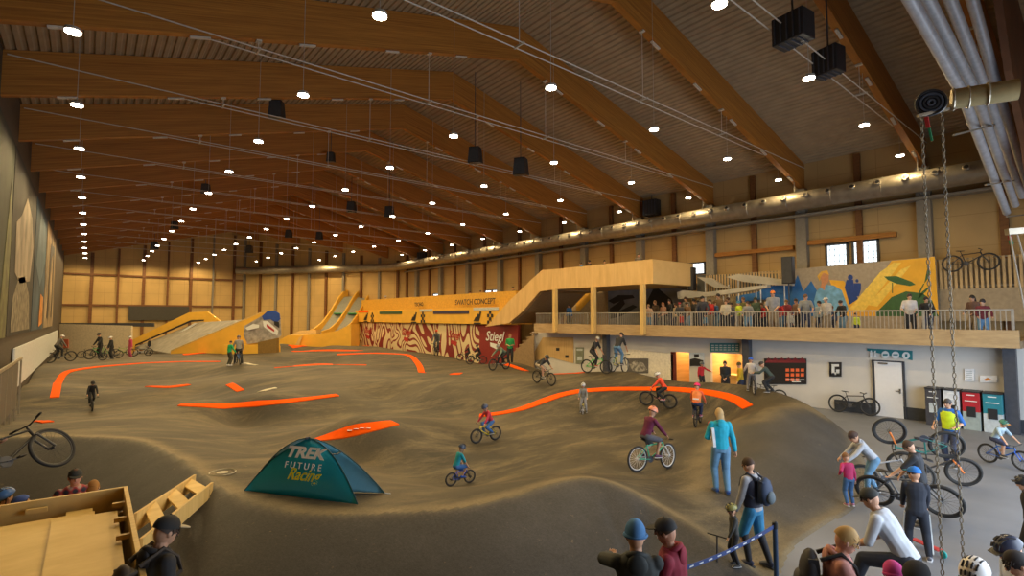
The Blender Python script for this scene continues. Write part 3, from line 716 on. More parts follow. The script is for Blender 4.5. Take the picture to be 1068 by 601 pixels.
flat('poster', 'photo poster with a dark lower half, left of the kiosk opening', 'poster', R4(719, 368, 734, 382.5), X1, mat('sky_print', (.55, .62, .68)), parts=[('print', [[(719.5, 375), (725, 373.5), (733.5, 376), (733.5, 382), (719.5, 382)], R4(724, 369.5, 729, 373)], M_bk)])
flat('lit_wall_patch', 'whiter lit patch of the wall behind the two standing cyclists', 'banner', [(653, 364), (702, 369), (702, 398), (676, 391.5), (653, 389)], X1, mat('banner_cloth', (.78, .72, .58), .6))  # paler sheet on the wall: the lit stretch is put into its colour
flat('photo_panel', 'dark photo panel of bicycle wheels leaning against the whiter wall patch', 'panel', R4(654, 374, 676, 389.5), X1-.03, mat('photo_grey', (.12, .11, .10)), parts=[('print', [[(656, 380), (663, 376), (671, 379), (675, 386), (668, 388), (660, 387)]], mat('photo_light', (.3, .28, .24), noise=.8, scale=6))])
flat('poster', 'tall photo poster beside the timber cladding, left of the standing cyclists', 'poster', R4(600.5, 362.5, 608.5, 379.5), X1, mat('photo_green', (.2, .22, .15)), parts=[('print', [R4(601.5, 364, 607.5, 366), R4(602, 372, 607, 376)], M_lgr)])
flat('timber_cladding', 'vertical timber boards with two dark holes under the gallery', 'cladding', [(566, 352), (598, 352), (598, 379), (575, 373), (551, 378)], X1, wood('clad', (.52, .33, .12), (.66, .45, .2), 'Y', 12, 1), parts=[('hole', [R4(580, 363, 583.5, 366), R4(589.5, 370.5, 593, 373.5)], M_bk)])
for px, lab in ((632.5, 'behind the standing cyclists'), (779.5, 'right of the kiosk opening'), (1053.5, 'at the right end beside the teal bin')):
    p = onX(px, 380, XW-.35); post(p.x, p.y, .32, .32, 0, 2.82, M_dark, 'steel_column', 'dark steel column under the gallery, '+lab, 'column', 'dark steel columns under the gallery')
# bins
for k, (x0, x1, c1, c2, lab) in enumerate(((965, 982.5, (.05, .05, .06), (.05, .05, .06), 'dark grey recycling cabinet, leftmost of the four'), (984, 1002, (.62, .65, .68), (.45, .48, .5), 'white recycling cabinet behind the man in the yellow vest'), (1003.5, 1023.5, (.42, .015, .025), (.32, .38, .36), 'red topped recycling cabinet'), (1025, 1047, (.02, .2, .26), (.5, .56, .58), 'teal topped recycling cabinet'))):
    a, b_ = onX(x0, 440, XW-.75), onX(x1, 443, XW-.75); Y = (a.y+b_.y)/2; w = abs(a.y-b_.y)-.03
    t = thing('recycling_bin', lab, 'bin', (XW-.42, Y, 0), 0, 'recycling cabinets')
    mb = MB(); mb.box((0, 0, .31), (.6, w, .62)); mb.build('lower_body', mat('bin_low%d' % k, c2, .5), t, bevel=.01)
    mb = MB(); mb.box((0, 0, .95), (.6, w, .66)); mb.build('upper_body', mat('bin_up%d' % k, c1, .5), t, bevel=.01)
    mb = MB(); mb.box((0, 0, 1.29), (.64, w+.02, .04)); mb.build('lid', M_bk, t)
    mb = MB(); mb.box((-.31, 0, .62), (.02, w*.5, .34)); mb.build('label_plate', M_bk if k else M_lgr, t)
    mb = MB(); mb.box((-.31, 0, 1.18), (.015, w*.45, .03)); mb.box((-.31, 0, .98), (.015, w*.7, .025)); mb.build('print', M_sw, t)
# ---- elevated start platform with timber parapet and stair
M_par = wood('parapet_board', (.60, .38, .14), (.74, .50, .21), 'Y', 4, .8)
def parap(name, label, pts, ext, parent=None):
    mb = MB(); c = Vector(pts[0]); mb.prism([Vector(p)-c for p in pts], ext); o = mb.build(name, M_par); o.location = c
    return tag(o, label, 'parapet')
Xp = XG+.0
pp = lambda px, py: onX(px, py, Xp)
A = pp(577, 281); B = pp(577, 302); Yc = pp(679, 280).y
parap('parapet', 'long plywood parapet of the raised start platform', [(Xp, A.y, B.z), (Xp, Yc, B.z), (Xp, Yc, A.z), (Xp, A.y, A.z)], (.12, 0, 0))
parap('parapet', 'short plywood parapet returning at the right end of the start platform', [(Xp, Yc, B.z), (Xp+3.9, Yc, B.z), (Xp+3.9, Yc, A.z), (Xp, Yc, A.z)], (0, -.12, 0))
st = [pp(577, 281), pp(565, 282), pp(553, 293), pp(530, 315), pp(512, 336), pp(506, 341), pp(531, 337), pp(545, 325), pp(563, 304), pp(577, 302)]
parap('stair_parapet', 'sloping plywood parapet descending left from the start platform', st, (.12, 0, 0))
mb = MB(); mb.box((Xp+2.5, (A.y+Yc)/2, B.z+.1), (4.7, A.y-Yc-.1, .2)); tag(mb.build('platform_floor', M_ply2), 'floor of the raised start platform above the gallery', 'platform')
mb = MB(); q = [p+Vector((4.4, 0, 0)) for p in st]; mb.prism([p+Vector((.2, 0, -.05)) for p in (st[6], st[7], st[8], st[9], st[9]+Vector((0, 0, .2)), st[8]+Vector((0, 0, .2)), st[7]+Vector((0, 0, .2)), st[6]+Vector((0, 0, .2)))], (4.2, 0, 0)); tag(mb.build('ramp_soffit', mat('soffit_board', (.35, .24, .12))), 'brown underside of the stair below the sloping parapet', 'stair')
for px, zt_, lab in ((579.5, B.z, 'leftmost of the three posts carrying the start platform'), (619.5, B.z, 'middle one of the three posts carrying the start platform'), (671, B.z, 'rightmost of the three posts carrying the start platform')):
    p = onX(px, 310, XG-.1); mb = MB(); mb.box((0, 0, (zt_-2.9)/2), (.24, .24, zt_-2.9)); o = mb.build('timber_post', M_ply2); o.location = (p.x-.05, p.y, 2.9); tag(o, lab, 'post', 'posts under the start platform')
# stairs up to the gallery behind the riders
t = thing('stair', 'brown bench steps rising under the sloping parapet', 'stair', (23.4, 26.2, 0))
M_step = mat('step_wood', (.30, .20, .10), .6)
for k in range(10):
    mb = MB(); mb.box((2.2, 3.8-k*.38, .2+k*.28), (4.0, .42, .1)); mb.build('step', M_step, t)
mb = MB(); mb.prism([(4.3, 4.2, 0), (4.3, 0, 0), (4.3, 0, 2.9), (4.3, 4.2, .1)], (.1, 0, 0)); mb.build('stringer', M_step, t)
mb = MB(); mb.prism([(.05, 4.2, 0), (.05, 0, 0), (.05, 0, 2.7), (.05, 4.2, .1)], (.08, 0, 0)); mb.build('stringer', M_step, t)
# ---- mural behind the spectators (flat painted boards)
XMu = 27.0
M_mg = mat('mural_beige', (.36, .30, .22), .6); M_my = mat('mural_yellow', (.80, .42, .03), .55, noise=.1, scale=2); M_my2 = mat('mural_light_yellow', (.85, .60, .10), .55); M_mgreen = mat('mural_green', (.04, .12, .04), .6)
M_mb = mat('mural_blue', (.02, .14, .42), .55, noise=.2, scale=2); M_mb2 = mat('mural_light_blue', (.16, .38, .6), .55, noise=.3, scale=4); M_skin_m = mat('mural_skin', (.55, .25, .12), .6)
flat('mural', 'large painted mural board with yellow, green and blue shapes behind the spectators', 'mural', [(826, 281), (975, 267.5), (980, 353), (826, 349)], XMu, M_mg, th=.12, parts=[
 ('blue_field', [[(826, 300), (832, 287), (838, 304), (846, 293), (852, 303), (866, 300), (880, 315), (884, 330), (826, 330)]], M_mb),
 ('yellow_field', [[(865, 292), (880, 293), (897, 318), (930, 272), (975, 268), (979, 330), (880, 330)]], M_my),
 ('pale_stripe', [[(886, 322), (918, 284), (932, 274), (940, 274), (900, 326)], [(905, 318), (940, 281), (950, 277), (915, 320)]], M_my2),
 ('green_leaf', [[(922, 288.5), (935, 288), (951, 294), (955, 297), (949, 298.5), (935, 296), (926, 292)], [(914, 326), (930, 310), (945, 304), (962, 306), (972, 313), (979, 330), (914, 330)], [(968, 277), (970, 283), (967, 292), (964, 296)], [(956, 309), (966, 301), (972, 297), (966, 304), (958, 312)]], M_mgreen),
 ('leaf_stem', [R4(930.3, 295, 931.3, 306), [(963, 296), (964.3, 296), (957, 312), (955, 311)]], M_mgreen),
 ('blue_figure', [circ(887, 289.5, 2.8, 3), [(883, 292), (890, 292), (891, 303), (895, 312), (886, 318), (884, 310), (881, 300)], circ(894, 293, 1.6, 1.8), [(890.5, 295.5), (898, 295.5), (898, 302), (896, 309), (892.5, 309), (891, 303)]], mat('mural_deep_blue', (.01, .05, .25), .6)),
 ('portrait_shirt', [[(852, 303), (860, 297), (870, 298), (878, 303), (885, 322), (882, 330), (852, 330), (849, 314)]], M_mb2),
 ('portrait_face', [[(855, 288), (859, 284), (864.5, 286), (864.5, 294), (861, 297.5), (860, 303), (856, 300), (857, 294)]], M_skin_m),
 ('portrait_hair', [[(852.5, 288), (857, 283), (863, 282), (865, 287), (859, 284.5), (856, 289), (855, 294)]], mat('mural_ochre', (.7, .4, .06)))])
# grey abstract mural further left with black strokes
M_g1 = mat('mural_grey', (.20, .21, .22), .6, noise=.2, scale=1.5)
flat('mural', 'grey mural with thick black brush strokes behind the left spectators', 'mural', [(634, 297), (716, 300), (716, 346), (634, 344)], XMu+.4, M_g1, th=.12, parts=[
 ('black_stroke', [[(634, 314), (645, 308), (660, 308), (662, 311), (650, 313), (640, 317)], [(636, 322), (650, 312), (652, 317), (645, 325), (660, 318), (665, 320), (648, 330), (636, 333)], [(672, 320), (683, 298), (688, 302), (700, 312), (708, 330), (672, 330)]], M_bk)])
flat('mural', 'beige and yellow stage set seen through the gap under the start platform', 'mural', [(600, 304), (634, 300), (634, 343), (586, 343)], XMu+.7, mat('beige_set', (.5, .36, .18)), th=.1, parts=[
 ('yellow_shape', [[(601, 303), (615, 303), (617, 311), (604, 325), (601, 324)]], M_my), ('white_spot', [[(594, 308), (600, 304), (600, 311), (595, 312)]], M_sw)])
# sculpted grey wave roofs
def wave(label, pts2, X, dep, m):
    P = [onX(px, py, X) for px, py in pts2]; c = P[0]; mb = MB(); mb.prism([p-c for p in P], (dep, 0, 0)); t = thing('wave_canopy', label, 'canopy', c); mb.build('panel', m, t)
    ys = [p.y for p in P]
    for f_ in (.15, .5, .85):
        y = min(ys)+(max(ys)-min(ys))*f_; zt_ = min(P, key=lambda q: abs(q.y-y)).z; mb = MB(); mb.tube([(dep+.05, y-c.y, ZD-c.z), (dep+.05, y-c.y, zt_-c.z)], .03, 6); mb.build('post', M_sw, t)
M_w1 = mat('wave_light', (.45, .42, .35), .6, noise=.2, scale=1.2); M_w2 = mat('wave_dark', (.10, .10, .09), .6, noise=.3, scale=2)
wave('long pale wave-shaped canopy panel above the spectators', [(706, 305), (712, 303), (735, 305), (760, 302), (782, 299), (800, 297), (800, 300), (783, 303), (765, 306), (740, 309), (720, 311), (707, 312)], 25.6, .4, M_w1)
wave('upper pale wave panel left of the blue canopy', [(727, 289), (740, 290), (752, 297), (762, 301), (745, 300), (735, 294)], 26.6, .3, M_w1)
wave('striped grey wave panel behind the black loudspeaker column', [(757, 289), (770, 286), (790, 288), (812, 291), (826, 295), (826, 298), (800, 297), (775, 294)], 26.6, .3, M_w1)
wave('dark backing of the wave panels', [(727, 287), (826, 285), (826, 330), (727, 330)], 27.35, .1, M_w2)
wave('blue painted canopy wave left of the portrait', [(768, 309), (790, 305), (800, 299), (826, 296), (826, 330), (812, 330), (796, 312), (768, 316)], 27.15, .15, M_mb)
# pale boulder wall with holds at the right end
flat('climbing_wall', 'dim pale climbing wall with small holds at the right end of the gallery', 'wall', [(978, 274), (1068, 268), (1090, 330), (978, 330)], XMu+.5, mat('dim_board', (.33, .26, .16)), th=.1, parts=[
 ('climbing_hold', [circ(1027+i*9.5, 305+j*8, .9, .9, 6) for i in range(4) for j in range(3)], M_bk)])
# loudspeaker columns on the gallery
def boxthing(name, label, cat, c, d, m, rz=0, bev=.01):
    mb = MB(); mb.box((0, 0, d[2]/2), d); o = mb.build(name, m, bevel=bev); o.location = c; o.rotation_euler = (0, 0, rz); return tag(o, label, cat)
for (px, y0, y1, X, w, lab) in ((822.5, 268, 296, 26.2, .5, 'tall black loudspeaker column above the blue mural'), (722, 279, 303, 26.8, .35, 'black loudspeaker at the right end of the plywood parapet')):
    a, b_ = onX(px, y1, X), onX(px, y0, X); t = thing('loudspeaker', lab, 'loudspeaker', (X, a.y, a.z)); h = b_.z-a.z
    mb = MB(); mb.box((0, 0, h/2), (.35, w, h)); mb.build('speaker_cabinet', M_black, t, bevel=.02)
    mb = MB(); mb.box((-.18, 0, h/2), (.02, w-.06, h-.06)); mb.build('grille', mat('grille', (.05, .05, .05), .8), t)
    mb = MB(); mb.tube([(0, 0, 0), (0, 0, ZD-a.z)], .03, 6); mb.build('stand_pole', M_dark, t)
# ================================================================ FAR RED / YELLOW WALL
X2 = 24.0
m, tt, b = nt('swirl_print'); N = tt.nodes; L = tt.links
tc = N.new('ShaderNodeTexCoord'); n = N.new('ShaderNodeTexNoise'); n.inputs['Scale'].default_value = .42; n.inputs['Detail'].default_value = 1.2; n.inputs['Distortion'].default_value = .8
mp = N.new('ShaderNodeMapping'); mp.inputs['Scale'].default_value = (1, .85, .55); L.new(tc.outputs['Object'], mp.inputs['Vector']); L.new(mp.outputs[0], n.inputs['Vector'])
k1 = N.new('ShaderNodeMath'); k1.operation = 'MULTIPLY'; k1.inputs[1].default_value = 62; L.new(n.outputs['Fac'], k1.inputs[0])
k2 = N.new('ShaderNodeMath'); k2.operation = 'SINE'; L.new(k1.outputs[0], k2.inputs[0]); r = N.new('ShaderNodeValToRGB'); r.color_ramp.interpolation = 'CONSTANT'
k3 = N.new('ShaderNodeMath'); k3.operation = 'MULTIPLY_ADD'; k3.inputs[1].default_value = .5; k3.inputs[2].default_value = .5; L.new(k2.outputs[0], k3.inputs[0])
e = r.color_ramp.elements; e[0].color = (.22, .02, .02, 1); e[1].position = .33; e[1].color = (.70, .58, .34, 1)
L.new(k3.outputs[0], r.inputs['Fac']); L.new(r.outputs[0], b.inputs['Base Color'])
M_swirl = m
ya, yb = onX(365, 350, X2).y, onX(540, 350, X2).y
ysw = onX(500, 350, X2).y; yl = onX(372, 350, X2).y
M_dred = mat('dark_red_board', (.24, .022, .02), .5)
t = thing('printed_wall', 'low wall printed with cream and dark red swirls and red script lettering', 'wall', (X2, yb, 0))
mb = MB(); mb.box((.1, (yl+ysw)/2-yb, 1.62), (.2, yl-ysw, 3.24)); mb.build('swirl_board', M_swirl, t)
mb = MB(); mb.box((.1, (ysw)/2-yb/2, 1.62), (.2, ysw-yb, 3.24)); mb.build('red_board', M_dred, t)
mb = MB(); mb.box((.1, (ya+yl)/2-yb, 1.62), (.2, ya-yl, 3.24)); mb.build('red_board', M_dred, t)
for px, s_, mm in ((516, 1.05, M_sw), (474, .85, M_red), (424, .9, M_red), (384, .9, M_red)):
    p = onX(px, 349, X2); text('lettering', 'Stiegl', s_, mm, t, (-.05, p.y-yb, 2.35), (PI/2, 0, -PI/2), shear=.3, thick=.01)
    mb = MB(); mb.prism([(-.05, p.y-yb+.5*s_, 1.9), (-.05, p.y-yb-.9*s_*.6, 1.75), (-.05, p.y-yb-.3, 1.4), (-.05, p.y-yb+.5, 1.6)], (.03, 0, 0)); mb.build('emblem', mm, t)
t = thing('yellow_box_wall', 'long yellow panelled start box above the printed wall', 'wall', (X2-.3, yb+.8, 3.3))
YB = yb+.8; M_slot = mat('slot_glass', (.05, .05, .10), .3); M_slotg = mat('slot_green', (.03, .10, .05), .4)
mb = MB(); mb.box((1.2, (ya-YB)/2, .65), (2.4, ya-YB, 1.3)); mb.build('lower_panel', M_yellow, t)
mb = MB(); mb.box((1.6, (ya-YB)/2-1, 1.9), (1.6, ya-YB-2, 1.2)); mb.build('upper_panel', mat('yellow_upper', (.66, .36, .04), .5), t)
for (xa_, xb_, yy, mm) in ((396, 419, 326.5, M_slotg), (452, 489, 326, M_slot)):
    a, b_ = onX(xa_, yy, X2-.32), onX(xb_, yy, X2-.32); mb = MB(); mb.box((-.02, (a.y+b_.y)/2-YB, a.z-3.3), (.06, abs(a.y-b_.y), .28)); mb.build('slot', mm, t)
for (xa_, xb_, yy) in ((494, 520, 322.5), (438, 451, 324)):
    a, b_ = onX(xa_, yy, X2-.32), onX(xb_, yy, X2-.32); mb = MB(); mb.box((-.02, (a.y+b_.y)/2-YB, a.z-3.3), (.06, abs(a.y-b_.y), .22)); mb.build('grey_strip', M_lgr, t)
for px, s_ in ((497, 1), (431, 1), (381, 1)):
    p = onX(px, 333, X2-.35); y = p.y-YB; z = .55
    mb = MB()
    for k in range(3): mb.prism([(-.05, y+.45-k*.28, z-.35), (-.05, y+.28-k*.28, z-.35), (-.05, y+.05-k*.28-.1, z-.05+k*.22), (-.05, y+.22-k*.28-.1, z+.03+k*.22)], (.04, 0, 0))
    mb.box((-.03, y-.05, z-.5), (.03, .95, .1)); mb.build('stripe_logo', M_bk, t)
    mb = MB()
    for i in range(3):
        for j in range(4):
            if (i+j) % 2 == 0: mb.box((-.03, y-1.5-i*.24, z-.4+j*.25), (.03, .24, .25))
    mb.build('checker_logo', M_bk, t)
for xa_, xb_, yy in ((477, 520, 316), (434, 445, 318)):
    a, b_ = onX(xa_, yy, X2+.45), onX(xb_, yy, X2+.45); mb = MB(); n = max(3, int(abs(a.y-b_.y)/.33))
    text('lettering', 'SWATCH CONCEPT' if n > 10 else 'TSCHO', .62 if n > 10 else .5, M_bk, t, (.48, (a.y+b_.y)/2-YB, a.z-3.3), (PI/2, 0, -PI/2), thick=.01)
p = onX(378.5, 325, X2-.35); mb = MB(); mb.box((-.03, p.y-YB, p.z-3.3), (.05, 2.6, .22)); mb.build('orange_strip', M_orange, t)
# ================================================================ YELLOW SLIDES
def lane(label, X0, Y0, a, w, Ltot, Htop, name='slide_lane'):
    """curved lane descending along direction a (world dir), origin at its foot"""
    pass
S0 = onD(332, 352, 54); dirU = (toward(345, 78)).normalized(); lat = toward(345, 0).normalized()   # dirU: uphill (away), lat: to the right
base = Vector((S0.x, S0.y, .7))
prof = [(0, .9), (1.2, 1.15), (2.4, 1.8), (3.6, 2.9), (5.2, 4.7), (6.0, 5.4), (6.8, 5.55)]
def sweep(u0, hoff, hgt_, off, w, up_only=None):
    P = []
    return P
t = thing('slide', 'pair of steep yellow launch slides with grey running lanes', 'slide', base)
def side_wall(off, th=.14, hh=.75, parent=None, m=None, nm='side_wall', shift=0):
    mb = MB(); lo = [dirU*u+Vector((0, 0, 0 if nm == 'side_wall' else z)) for u, z in prof]; hi = [dirU*u+Vector((0, 0, z+hh)) for u, z in prof]
    V = []; n = len(prof)
    for k in (0, 1):
        o_ = lat*(off+k*th)+lat*0
        for i, (u, z) in enumerate(prof): sh = lat*(u*.42); V.append(o_+sh+lo[i]); V.append(o_+sh+hi[i])
    Fc = []
    for k in (0, 1):
        for i in range(n-1): a = k*2*n+2*i; Fc.append((a, a+1, a+3, a+2))
    for i in range(n-1): Fc.append((2*i+1, 2*i+3, 2*n+2*i+3, 2*n+2*i+1)); Fc.append((2*i, 2*i+2, 2*n+2*i+2, 2*n+2*i))
    Fc.append((0, 1, 2*n+1, 2*n)); Fc.append((2*n-2, 2*n-1, 4*n-1, 4*n-2))
    mb.add(V, Fc); mb.build(nm, m or M_yellow, t)
for off in (-1.3, .25, 1.8): side_wall(off)
M_lane = mat('grey_lane', (.30, .31, .27), .5)
for off, wl in ((-1.16, 1.41), (.39, 1.41)):
    side_wall(off, wl, .08, None, M_lane, 'running_lane')
mb = MB()
for k in range(2): mb.box(tuple(dirU*(3.9)+lat*(-.45+k*1.55+1.6)+Vector((0, 0, 3.55))), (.8, .8, .1))
mb.build('green_pad', mat('green_pad', (.05, .45, .12), .5), t)
mb = MB()
for q in range(3):
    mb.box(tuple(dirU*(7.0)+lat*(1.5+q*1.6)+Vector((0, 0, 3.2))), (.2, .2, 6.4))
mb.build('support_post', M_yellow, t)
# round arch and rider statue on top of the slides
t2 = thing('bicycle_wheel_arch', 'dark curved arch standing on top of the yellow slides', 'arch', base+dirU*6.6+lat*4.2+Vector((0, 0, 5.9)))
mb = MB(); mb.tube([tuple(lat*(math.cos(a)*.75)+Vector((0, 0, .15+math.sin(a)*.9))) for a in [PI*i/10 for i in range(11)]], .09, 8); mb.build('arch_tube', M_dark, t2, smooth=True)
mb = MB(); mb.tube([tuple(lat*.8+Vector((0, 0, .2))), tuple(lat*1.6+Vector((0, 0, .1))), tuple(lat*2.1+Vector((0, 0, -.9)))], .12, 8); mb.build('arm_tube', M_dark, t2, smooth=True)
# low yellow landing in front of the slides
t = thing('landing_ramp', 'low yellow landing ramp in front of the slides', 'ramp', G(292, 366, .8))
c0 = G(292, 366, .8); P = [onD(px, py, 50.5) for px, py in ((291, 366), (366, 366), (366, 338), (352, 345), (330, 349), (312, 350), (300, 350), (291, 355))]
mb = MB(); mb.prism([p-c0 for p in P], FWD*2.6); mb.build('landing_side', M_yellow, t)
P = [onD(px, py, 53.5) for px, py in ((296, 360), (330, 360), (330, 344), (313, 345), (296, 352))]
mb = MB(); mb.prism([p-c0 for p in P], FWD*1.2); mb.build('pale_back', mat('pale_yellow', (.72, .5, .2)), t)
mb = MB(); P = [onD(px, py, 50.3) for px, py in ((305, 366), (312, 352), (316, 350), (309, 366))]; mb.prism([p-c0 for p in P], FWD*.1); mb.build('white_edge', M_ply2, t)
# ================================================================ GREY ROLL-IN RAMP WITH YELLOW SIDES
cN = onD(230, 369, 41); t = thing('roll_in_ramp', 'grey roll-in ramp between sloping yellow side walls', 'ramp', Vector((cN.x, cN.y, .8)))
c0 = t.location
def pl(D, pts_, ext, nm, m, par=None):
    P = [onD(px, py, D) for px, py in pts_]; mb = MB(); mb.prism([p-c0 for p in P], ext); return mb.build(nm, m, par or t)
near = pl(41, ((178, 371), (178, 366.5), (271, 327), (280, 325), (283, 338), (291, 362), (291, 372)), FWD*.25, 'near_side_wall', M_yellow)
pl(40.98, ((178, 366.9), (271, 327.2), (271, 326), (178, 365.5)), FWD*.3, 'pale_edge', M_ply2)
pl(46, ((137, 370), (137, 355), (197, 326), (216, 325), (232, 337), (232, 343), (215, 338), (211, 334), (200, 334.5), (141, 360)), FWD*.25, 'far_side_wall', M_yellow)
def surf():
    a = onD(179, 369, 41.2)-c0; b_ = onD(262, 333, 41.2)-c0; c_ = onD(233, 337.5, 46)-c0; d = onD(206, 336.5, 46)-c0; e_ = onD(141, 362, 46)-c0
    mb = MB(); dn = Vector((0, 0, -.15))
    mb.add([a, b_, c_, d, e_, a+dn, b_+dn, c_+dn, d+dn, e_+dn], [(0, 1, 2, 3, 4), (9, 8, 7, 6, 5), (0, 5, 6, 1), (1, 6, 7, 2), (2, 7, 8, 3), (3, 8, 9, 4), (4, 9, 5, 0)])
    mb.build('ramp_surface', mat('ramp_grey', (.22, .20, .16), .6, noise=.25, scale=2), t)
surf()
pl(45.2, ((163, 361), (203, 337), (205, 337.5), (166, 362)), FWD*.1, 'white_line', M_sw)
pl(45.9, ((141, 361), (199, 336), (212, 335), (213, 333.5), (199, 334), (141, 359.5)), FWD*.05, 'dark_gap', M_bk)
M_hb = mat('helmet_blue', (.02, .07, .35), .5); M_gr = mat('photo_mid_grey', (.33, .31, .29), .6, noise=.4, scale=3)
ph = pl(40.9, ((255, 340), (262, 336), (274, 329), (292, 329), (293, 350), (288, 355), (258, 359), (254, 350)), FWD*.08, 'rider_photo', M_gr)
pl(40.85, ((273, 330), (279, 324.5), (286, 324), (291, 327), (292, 333), (288, 337), (282, 333), (275, 334)), FWD*.12, 'blue_helmet_print', M_hb)
pl(40.84, ((274, 335), (279, 335), (290, 345), (289, 350), (283, 347), (275, 341)), FWD*.03, 'white_print', M_sw)
pl(40.83, ((278, 338), (286, 344), (286, 346.5), (278, 341)), FWD*.02, 'red_print', M_red)
pl(40.84, ((286, 335), (291, 336), (291, 342), (286, 339)), FWD*.02, 'dark_print', M_bk)
pl(40.8, ((256, 342), (264, 338), (270, 339), (270, 342), (258, 344.5)), FWD*.03, 'white_print', M_sw)
pl(40.3, ((232, 372), (232, 360), (269, 360), (269, 372)), FWD*.5, 'yellow_block', M_yellow)
pl(40.3, ((269, 372), (269, 357), (288, 353), (288, 372)), FWD*.5, 'brown_block', mat('brown_block', (.22, .13, .03)))
# ================================================================ FAR LEFT DETAILS
mb = MB(); a, b_ = onY(134, 330, YF-.4), onY(197, 330, YF-.4); mb.box((0, 0, 0), (b_.x-a.x, .15, 1.6)); o = mb.build('dark_banner', mat('dark_fabric', (.05, .045, .035))); o.location = ((a.x+b_.x)/2, YF-.35, CAM.z+.45); tag(o, 'dark hanging cloth low on the far wall', 'banner')
mb = MB(); a, b_ = onD(62, 360, 50), onD(137, 360, 50); P = [onD(px, py, 50) for px, py in ((62, 374), (62, 338), (137, 340), (137, 374))]; mb.prism([p-P[0] for p in P], FWD*.2); o = mb.build('low_wall', mat('pale_board', (.62, .52, .36))); o.location = P[0]; tag(o, 'pale low wall behind the waiting riders at the far left', 'wall')
P = [onD(px, py, 49.9) for px, py in ((66, 363), (66, 354), (71, 354), (71, 363))]; mb = MB(); mb.prism([p-P[0] for p in P], FWD*.08); o = mb.build('red_notice', mat('faded_red', (.55, .12, .06))); o.location = P[0]; tag(o, 'small red board on the pale low wall', 'sign')
P = [onD(px, py, 51) for px, py in ((62, 340), (62, 337), (160, 337), (160, 341))]; mb = MB(); mb.prism([p-P[0] for p in P], FWD*.2); o = mb.build('dark_beam', M_dark); o.location = P[0]; tag(o, 'dark rail on top of the pale low wall', 'rail')
# climbing picture banners along the left wall
XB = XL+.03
bn = [(-14, 8, 'dark green mountain picture banner nearest the viewer on the left wall', (.022, .028, .018)), (8.2, 33.5, 'dark banner with a pale giant figure on the left wall', (.018, .016, .014)), (34, 46, 'blue banner on the left wall', (.025, .05, .075)), (46.5, 56, 'beige banner with dark strokes, farthest on the left wall', (.26, .19, .11))]
def yb_(px):
    d = ray(px, 300); return 2.17/(-d.x)*d.y if d.x < 0 else 60
bots = 3.15; tops = 9.8
for k, (x0, x1, lab, c) in enumerate(bn):
    Ya, Yb2 = yb_(x0), min(yb_(x1), 70); 
    t = thing('picture_banner', lab, 'banner', (XB, Ya, bots), 0, 'picture banners on the left wall'); Lb = Yb2-Ya-.1; hh = tops-bots
    mb = MB(); mb.box((0, Lb/2, hh/2), (.04, Lb, hh)); mb.build('cloth', mat('banner_%d' % k, c, .7, noise=.75, scale=.5), t)
    def blob(pts_, m_, nm='printed_shape', o=.03): q = MB(); q.prism([(o, Lb*a, hh*b2) for a, b2 in pts_], (.006, 0, 0)); q.build(nm, m_, t)
    if k == 0: blob([(.5, 0), (.95, 0), (.98, .5), (.85, .8), (.7, .5)], mat('olive_print', (.10, .10, .04), noise=.5, scale=2))
    if k == 1:
        blob([(.15, .35), (.35, .3), (.8, .35), (.9, .6), (.75, .78), (.5, .85), (.3, .7), (.12, .62)], mat('pale_body_print', (.24, .20, .15), noise=.5, scale=.8))
        blob([(.1, .02), (.9, .02), (.8, .25), (.55, .36), (.3, .33), (.12, .2)], mat('pale_rock_print', (.16, .14, .10), noise=.8, scale=3))
    if k == 2: blob([(.1, .5), (.5, .35), (.9, .6), (.85, .9), (.3, .95)], mat('mid_blue_print', (.05, .10, .14), noise=.3, scale=.6)); blob([(.55, .02), (.9, .05), (.85, .28), (.6, .3)], mat('orange_yellow_print', (.5, .2, .03), noise=.5, scale=2), o=.036)
    if k == 3: blob([(.25, .1), (.4, .08), (.45, .7), (.7, .8), (.72, .1), (.82, .1), (.8, .88), (.35, .85)], M_bk)
# white lit strip and glass barrier on the left side
mb = MB(); Ya, Yb2 = 27, 62; mb.box((.0, (Yb2-Ya)/2, .8), (.06, Yb2-Ya, 1.6)); o = mb.build('white_board', mat('white_board', (.62, .66, .68), .4)); o.location = (XL+.08, Ya, 1.05); tag(o, 'white low boards along the foot of the left wall', 'board')
t = thing('barrier', 'grey metal barrier along the left edge of the track', 'barrier', (XL+.35, 16, .3))
for k in range(8): mb = MB(); mb.box((0, k*1.45, 1.0), (.05, .05, 2.0)); mb.build('barrier_post', M_greycol, t)
mb = MB(); mb.box((0, 5, 2.02), (.07, 10.5, .08)); mb.build('top_rail', M_steel, t)
mb = MB(); mb.box((0, 4.6, 1.2), (.03, 9, 1.5)); mb.build('mesh_panel', mat('barrier_mesh', (.10, .09, .07)), t)
